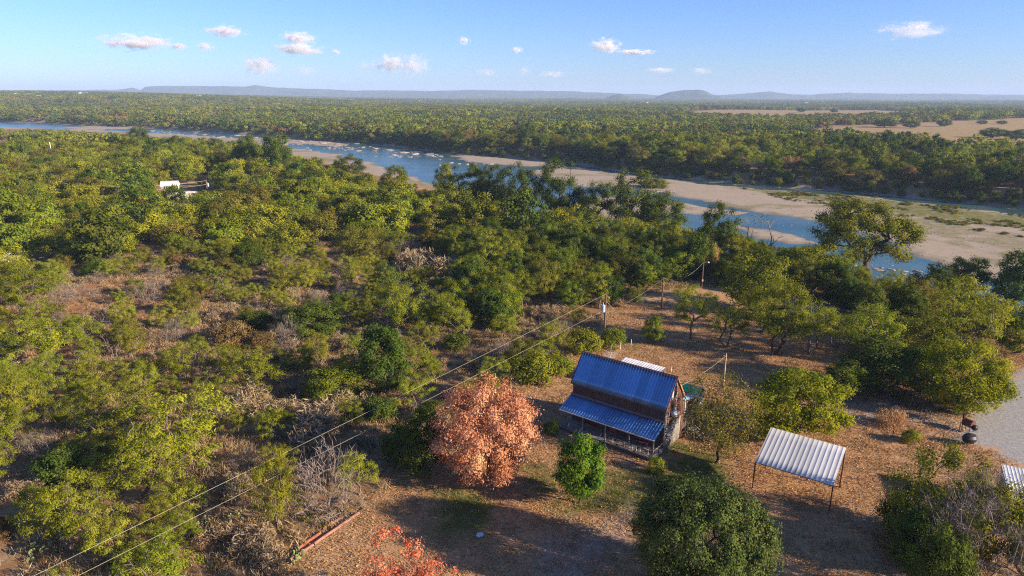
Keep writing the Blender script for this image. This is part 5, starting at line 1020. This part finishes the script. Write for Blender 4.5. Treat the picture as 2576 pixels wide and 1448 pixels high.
P = poly_at([(1850, 474), (2100, 486), (2300, 508), (2576, 545), (2800, 580), (2800, 640), (2576, 600), (2400, 575), (2250, 560), (2150, 535), (1980, 505)], ZW); bb = P.min(0), P.max(0); Q = bb[0] + rng.random((9000, 2)) * (bb[1] - bb[0]); z, dK, w, far, r, az = height(Q, True); nn1 = vnoise(Q, 7, 61) * 0.6 + vnoise(Q, 2.5, 62) * 0.4
m = (sd_poly(Q, P) < 0) & (w > 1) & (nn1 > 0.56) & (dK < 0); Q = Q[m]; z = z[m]; n = len(Q); s_ = 0.05 + 0.11 * rng.random(n); scatter('sandbar_grass', np.concatenate([Q, z[:, None]], 1), np.stack([s_ * 1.5, s_ * 1.5, s_ * 0.7], 1), rng.random(n) * 6.28, rng.choice([0, 1, 3, 4, 10], n), MID, 'yellow green weeds growing in strips along the big gravel bar', 'sandbar_grass'); print('sandbar', n)
# lone oaks on the fields
for x, y, w_, ty, lb in [(2496, 346, 62, 322, 'dark field oak at the right, left one of the nearest pair'), (2556, 352, 66, 326, 'dark field oak at the right edge, right one of the nearest pair'), (2375, 318, 34, 300, 'dark oak on the upper edge of the tan field'), (2225, 320, 60, 300, 'dark broad oak at the left end of the tan field'), (2290, 322, 40, 304, 'dark oak right of the broad oak by the tan field'), (2015, 282, 22, 271, 'small oak on the far strip field, left one'), (2098, 283, 20, 273, 'small oak on the far strip field, right one'), (2520, 312, 26, 303, 'small round oak far out on the tan field'), (2470, 312, 26, 302, 'small oak left of the far round one on the tan field')]:
    ptree('dark_tree', x, y, w_, ty, lb, 1, name='field_oak')
# river rocks
def rocks(n, x0, x1, fy, hy, smin, smax, label, group, name='river_rock'):
    for i in range(n):
        x = x0 + (x1 - x0) * rng.random(); y = fy(x) + (rng.random() - 0.5) * hy; p = at(x, y, ZW); s_ = smin + (smax - smin) * rng.random() ** 2
        o = link(name, RK[int(rng.integers(5))], None, (p[0], p[1], ZW + 0.05), rng.random() * 6.28, (s_ * (1.4 + rng.random()), s_ * (0.8 + 0.5 * rng.random()), s_ * 0.28)); tag(o, label, 'rock', group)
RS = []
def rock_field(n, x0, x1, fy, hy, smin, smax):
    for i in range(n):
        x = x0 + (x1 - x0) * rng.random(); y = fy(x) + rng.normal() * hy * 0.35; p = at(x, y, ZW); s_ = smin + (smax - smin) * rng.random() ** 2; RS.append((p[0], p[1], s_ * (1.4 + rng.random()), s_ * (0.8 + 0.5 * rng.random()), s_ * 0.28))
rock_field(110, 700, 1110, lambda x: 356 + (x - 700) * 0.095, 18, 0.8, 4.0); rock_field(70, 380, 900, lambda x: 333 + (x - 400) * 0.055, 10, 1.2, 5.0)
rock_field(60, 1600, 1700, lambda x: 484, 8, 0.5, 1.3); rock_field(60, 2050, 2400, lambda x: 660 + (x - 2080) * 0.12, 16, 0.3, 1.1); rock_field(40, 860, 1060, lambda x: 393, 2.5, 0.5, 1.6)
rock_field(260, 1800, 2700, lambda x: 520 + (x - 1800) * 0.12, 50, 0.2, 0.6)
RS = np.array(RS); n = len(RS); zr = height(RS[:, :2]); scatter('river_rocks', np.stack([RS[:, 0], RS[:, 1], np.maximum(zr, ZW) + 0.03], 1), RS[:, 2:5], rng.random(n) * 6.28, rng.integers(0, 5, n), RK, 'countless small pale rocks in the rapids and on the gravel bars', 'river_rocks')
def ro(label, x, y, s_):
    p = at(x, y, ZW); o = link('boulder', RK[int(rng.integers(5))], None, (p[0], p[1], ZW + 0.08), rng.random() * 6.28, (s_ * 1.8, s_, s_ * 0.35)); tag(o, label, 'rock', 'larger boulders in the river')
for i in range(12): ro('flat pale boulder in the upper rapids, %s from the left' % ordn(i + 1), 715 + i * 33, 352 + i * 3.4 + rng.normal() * 3, 3.0 + 2.5 * rng.random())
for i in range(6): ro('pale boulder in the water before the narrow gravel spit, %s from the left' % ordn(i + 1), 1135 + i * 20, 411 + rng.normal() * 1.5, 1.6 + rng.random())
for i in range(8): ro('pale boulder in the near channel behind the tallest river tree, %s from the left' % ordn(i + 1), 2085 + i * 32, 664 + i * 4 + rng.normal() * 4, 0.8 + 0.6 * rng.random())
p = at(1650, 472, -4.8); plant('bush', p[0], p[1], -4.8, 13, 5.5, 'low round green bush growing alone on the big gravel bar', var=0); p = at(1622, 470, -4.8); plant('bush', p[0], p[1], -4.8, 8, 3.5, 'smaller bush touching the round one on the gravel bar', var=1)

# ------------------------------------------------------------------ grass, straw and litter
def tuft(seed, mat, n, hgt, wd, spread):
    g = np.random.default_rng(seed); C = np.stack([g.normal(size=n) * spread, g.normal(size=n) * spread, np.full(n, hgt * 0.45)], 1); D = g.normal(size=(n, 3)) * 0.45 + np.array([0, 0, 1.0])
    V, F = leaves(C, D, hgt * (0.6 + 0.7 * g.random(n)), np.full(n, wd), g); return mesh_np('tuft', V, F, mat, {'tint': ('FACE', g.random(n))})
TU = [tuft(1, FM['straw'], 16, 0.5, 0.05, 0.16), tuft(2, FM['straw'], 20, 0.35, 0.05, 0.2), tuft(3, FM['tan'], 22, 0.55, 0.04, 0.3), tuft(4, FM['tan'], 18, 0.8, 0.05, 0.25), tuft(5, FM['olive'], 18, 0.45, 0.06, 0.2)]
def rpts(n, r0, r1, az=40):
    r = np.sqrt(r0 ** 2 + (r1 ** 2 - r0 ** 2) * rng.random(n)); a = np.radians((rng.random(n) * 2 - 1) * az); return np.stack([r * np.sin(a), r * np.cos(a)], 1)
P = rpts(60000, 42, 185); z, dK, w, far, r, az = height(P, True); yd = sd_poly(P, Fp); nn1 = vnoise(P, 5, 91) * 0.6 + vnoise(P, 1.7, 92) * 0.4; m = (yd > -0.5) & (dK > 0) & ~far & (nn1 > 0.33); redp = inpoly(P, OPEN[0]) | inpoly(P, OPEN[1]); m &= ~(redp & (rng.random(len(P)) < 0.75))
P = P[m]; z = z[m]; n = len(P); s = 0.6 + 0.9 * rng.random(n); i_ = rng.choice([0, 1, 2, 3, 4], n, p=[0.2, 0.22, 0.28, 0.18, 0.12])
scatter('dry_grass', np.concatenate([P, z[:, None]], 1), np.stack([s, s, s], 1), rng.random(n) * 6.28, i_, TU, 'straw-coloured dry grass covering the scrub floor', 'dry_grass'); print('tufts', n)
def litter(seed, mat, n, hgt, sp):
    g = np.random.default_rng(seed); C = np.stack([g.normal(size=n) * sp, g.normal(size=n) * sp, 0.03 + g.random(n) * hgt], 1); D = g.normal(size=(n, 3)) * np.array([1, 1, 0.45]); V, F = leaves(C, D, 0.05 + 0.08 * g.random(n), 0.04 + 0.05 * g.random(n), g); return mesh_np('litter', V, F, mat, {'tint': ('FACE', g.random(n))})
LT = [litter(1, FM['litter'], 22, 0.04, 0.4), litter(2, FM['straw'], 22, 0.05, 0.4), litter(3, FM['straw'], 26, 0.10, 0.35), litter(4, FM['rust'], 16, 0.04, 0.4), tuft(9, FM['grass'], 20, 0.16, 0.04, 0.2)]
P = rpts(44000, 40, 128); yd = sd_poly(P, Fp); dr = sd_poly(P, poly_at([(2440, 1010), (2576, 930), (3200, 850), (3200, 1300), (2600, 1200), (2500, 1130), (2420, 1120)], 0)); m = (yd < 0.5) & (dr > 0); P = P[m]; n = len(P)
lw_ = np.zeros(n)
for L_ in ([(1090, 1235), (1180, 1225), (1240, 1270), (1215, 1330), (1110, 1340), (1085, 1290)], [(1320, 1170), (1420, 1160), (1400, 1250), (1320, 1240)], [(1380, 1270), (1540, 1170), (1680, 1190), (1640, 1270), (1500, 1300)], [(1650, 1215), (1700, 1120), (1830, 1140), (1820, 1200), (1720, 1235)]): lw_ = np.maximum(lw_, inpoly(P, L_) * 1.0)
i_ = np.where((lw_ > 0) & (rng.random(n) < 0.7), 4, rng.choice([0, 1, 2, 3], n, p=[0.38, 0.3, 0.26, 0.06])); s = 0.7 + 0.8 * rng.random(n); z = height(P)
lc = barn.matrix_world if 0 else None; q = (P - O[:2]); lx = q @ ax[:2]; ly = q @ ay[:2]; m = ~((lx > -0.1) & (lx < Lb + 0.1) & (ly > -2.6) & (ly < 8.8))
P = P[m]; z = z[m]; s = s[m]; i_ = i_[m]; n = len(P)
scatter('leaf_litter', np.concatenate([P, z[:, None]], 1), np.stack([s, s, s], 1), rng.random(n) * 6.28, i_, LT, 'fallen leaves and short dry grass strewn over the yard', 'leaf_litter'); print('litter', n)
# ------------------------------------------------------------------ clouds
CL = [(345, 106, 165, 34), (568, 79, 92, 24), (752, 95, 85, 26), (752, 123, 112, 30), (516, 117, 42, 20), (655, 165, 92, 48), (770, 177, 55, 24), (985, 160, 85, 46), (1042, 165, 72, 52), (925, 167, 48, 28), (1166, 102, 34, 20), (1300, 125, 32, 16), (1522, 115, 78, 34), (1598, 131, 92, 12), (2290, 76, 160, 46), (1390, 187, 62, 18), (1765, 178, 52, 20), (266, 167, 34, 38), (1225, 182, 52, 20), (450, 116, 42, 16), (1320, 178, 34, 22), (845, 131, 26, 12), (1660, 176, 70, 14)]
CN = ['long flat cloud, biggest on the left', 'small cloud high above the left hills', 'puffy cloud, upper one of two stacked clouds', 'wider cloud, lower one of two stacked clouds', 'tiny puff between the left clouds', 'ragged pinkish cloud low over the left hills', 'faint pink wisp right of the ragged cloud', 'ragged slanting cloud left of the twin', 'ragged slanting cloud, right twin', 'wispy cloud trailing left of the slanting pair', 'small puff high at centre', 'tiny puff right of centre', 'bright puffy cloud high over the gravel bar', 'thin tail right of the bright puffy cloud', 'broad soft cloud at the upper right', 'faint low wisp at centre', 'faint low puff over the domed hill', 'faint vertical wisp low on the left', 'faint low puff left of centre', 'small puff at the right end of the long flat cloud', 'faint low pink puff near the centre', 'tiny puff right of the stacked clouds', 'faint thin wisp left of the domed hill puff']
def cloud_mat(dens, seed, faint):
    m = bpy.data.materials.new('cloud_vapour'); m.use_nodes = True; nt = m.node_tree; nn = nt.nodes; ll = nt.links; nn.remove(nn['Principled BSDF'])
    pv = nn.new('ShaderNodeVolumePrincipled'); tc = nn.new('ShaderNodeTexCoord'); 
    ln = nn.new('ShaderNodeVectorMath'); ln.operation = 'LENGTH'; mp = nn.new('ShaderNodeMapping'); mp.inputs['Location'].default_value = (seed * 3.1, seed, 0); mp.inputs['Scale'].default_value = (2.2, 2.2, 1.5)
    ns = nn.new('ShaderNodeTexNoise'); ns.inputs['Scale'].default_value = 1.7; ns.inputs['Detail'].default_value = 6; ns.inputs['Roughness'].default_value = 0.62
    ll.new(tc.outputs['Object'], ln.inputs[0]); ll.new(tc.outputs['Object'], mp.inputs[0]); ll.new(mp.outputs[0], ns.inputs['Vector'])
    a = nn.new('ShaderNodeMath'); a.operation = 'MULTIPLY_ADD'; ll.new(ns.outputs[0], a.inputs[0]); a.inputs[1].default_value = 2.6; a.inputs[2].default_value = -0.95
    s = nn.new('ShaderNodeMath'); s.operation = 'SUBTRACT'; ll.new(a.outputs[0], s.inputs[0]); ll.new(ln.outputs['Value'], s.inputs[1])
    mr = nn.new('ShaderNodeMapRange'); mr.inputs[1].default_value = -0.15; mr.inputs[2].default_value = 0.35; mr.inputs[3].default_value = 0; mr.inputs[4].default_value = dens; ll.new(s.outputs[0], mr.inputs[0])
    ll.new(mr.outputs[0], pv.inputs['Density']); pv.inputs['Color'].default_value = (1.0, 0.97, 0.97, 1); pv.inputs['Anisotropy'].default_value = 0.1
    ll.new(pv.outputs[0], nn['Material Output'].inputs['Volume']); return m
import bmesh
for i, ((x, y, w_, h_), lb) in enumerate(zip(CL, CN)):
    D = 8600.0; d = f_ + r_ * (x - PW / 2) / FPX - u_ * (y - PH / 2) / FPX; p = CAM + d * D; sw = w_ * D / FPX / 2 * 1.65; shh = h_ * D / FPX / 2 * 1.7; faint = 'faint' in lb or 'wisp' in lb or 'soft' in lb
    bm = bmesh.new(); bmesh.ops.create_icosphere(bm, subdivisions=3, radius=1.0); me = bpy.data.meshes.new('cloud'); bm.to_mesh(me); bm.free()
    me.materials.append(cloud_mat((0.014 if faint else 0.055) * 60 / max(shh, 20), i + 1, faint)); o = link('cloud', me, None, tuple(p), rng.random() * 0.6 - 0.3, (sw, sw * 0.8, shh)); tag(o, lb, 'cloud', 'small clouds over the horizon')
# ------------------------------------------------------------------ haze
hz = bpy.data.materials.new('haze_air'); hz.use_nodes = True; nt = hz.node_tree; nt.nodes.remove(nt.nodes['Principled BSDF']); pv = nt.nodes.new('ShaderNodeVolumePrincipled')
pv.inputs['Density'].default_value = 0.00010; pv.inputs['Color'].default_value = (0.52, 0.70, 1.0, 1); pv.inputs['Anisotropy'].default_value = 0.0
nt.links.new(pv.outputs[0], nt.nodes['Material Output'].inputs['Volume'])
b0 = mesh_np('haze', [(x, y, z) for z in (-45, 200) for y in (-15500, 15500) for x in (-15500, 15500)], [(0, 2, 3, 1), (4, 5, 7, 6), (0, 1, 5, 4), (2, 6, 7, 3), (0, 4, 6, 2), (1, 3, 7, 5)], hz)
o = link('haze', b0); o.location = (0, 0, 0); tag(o, 'thin blue haze filling the air over the plain', kind='stuff')
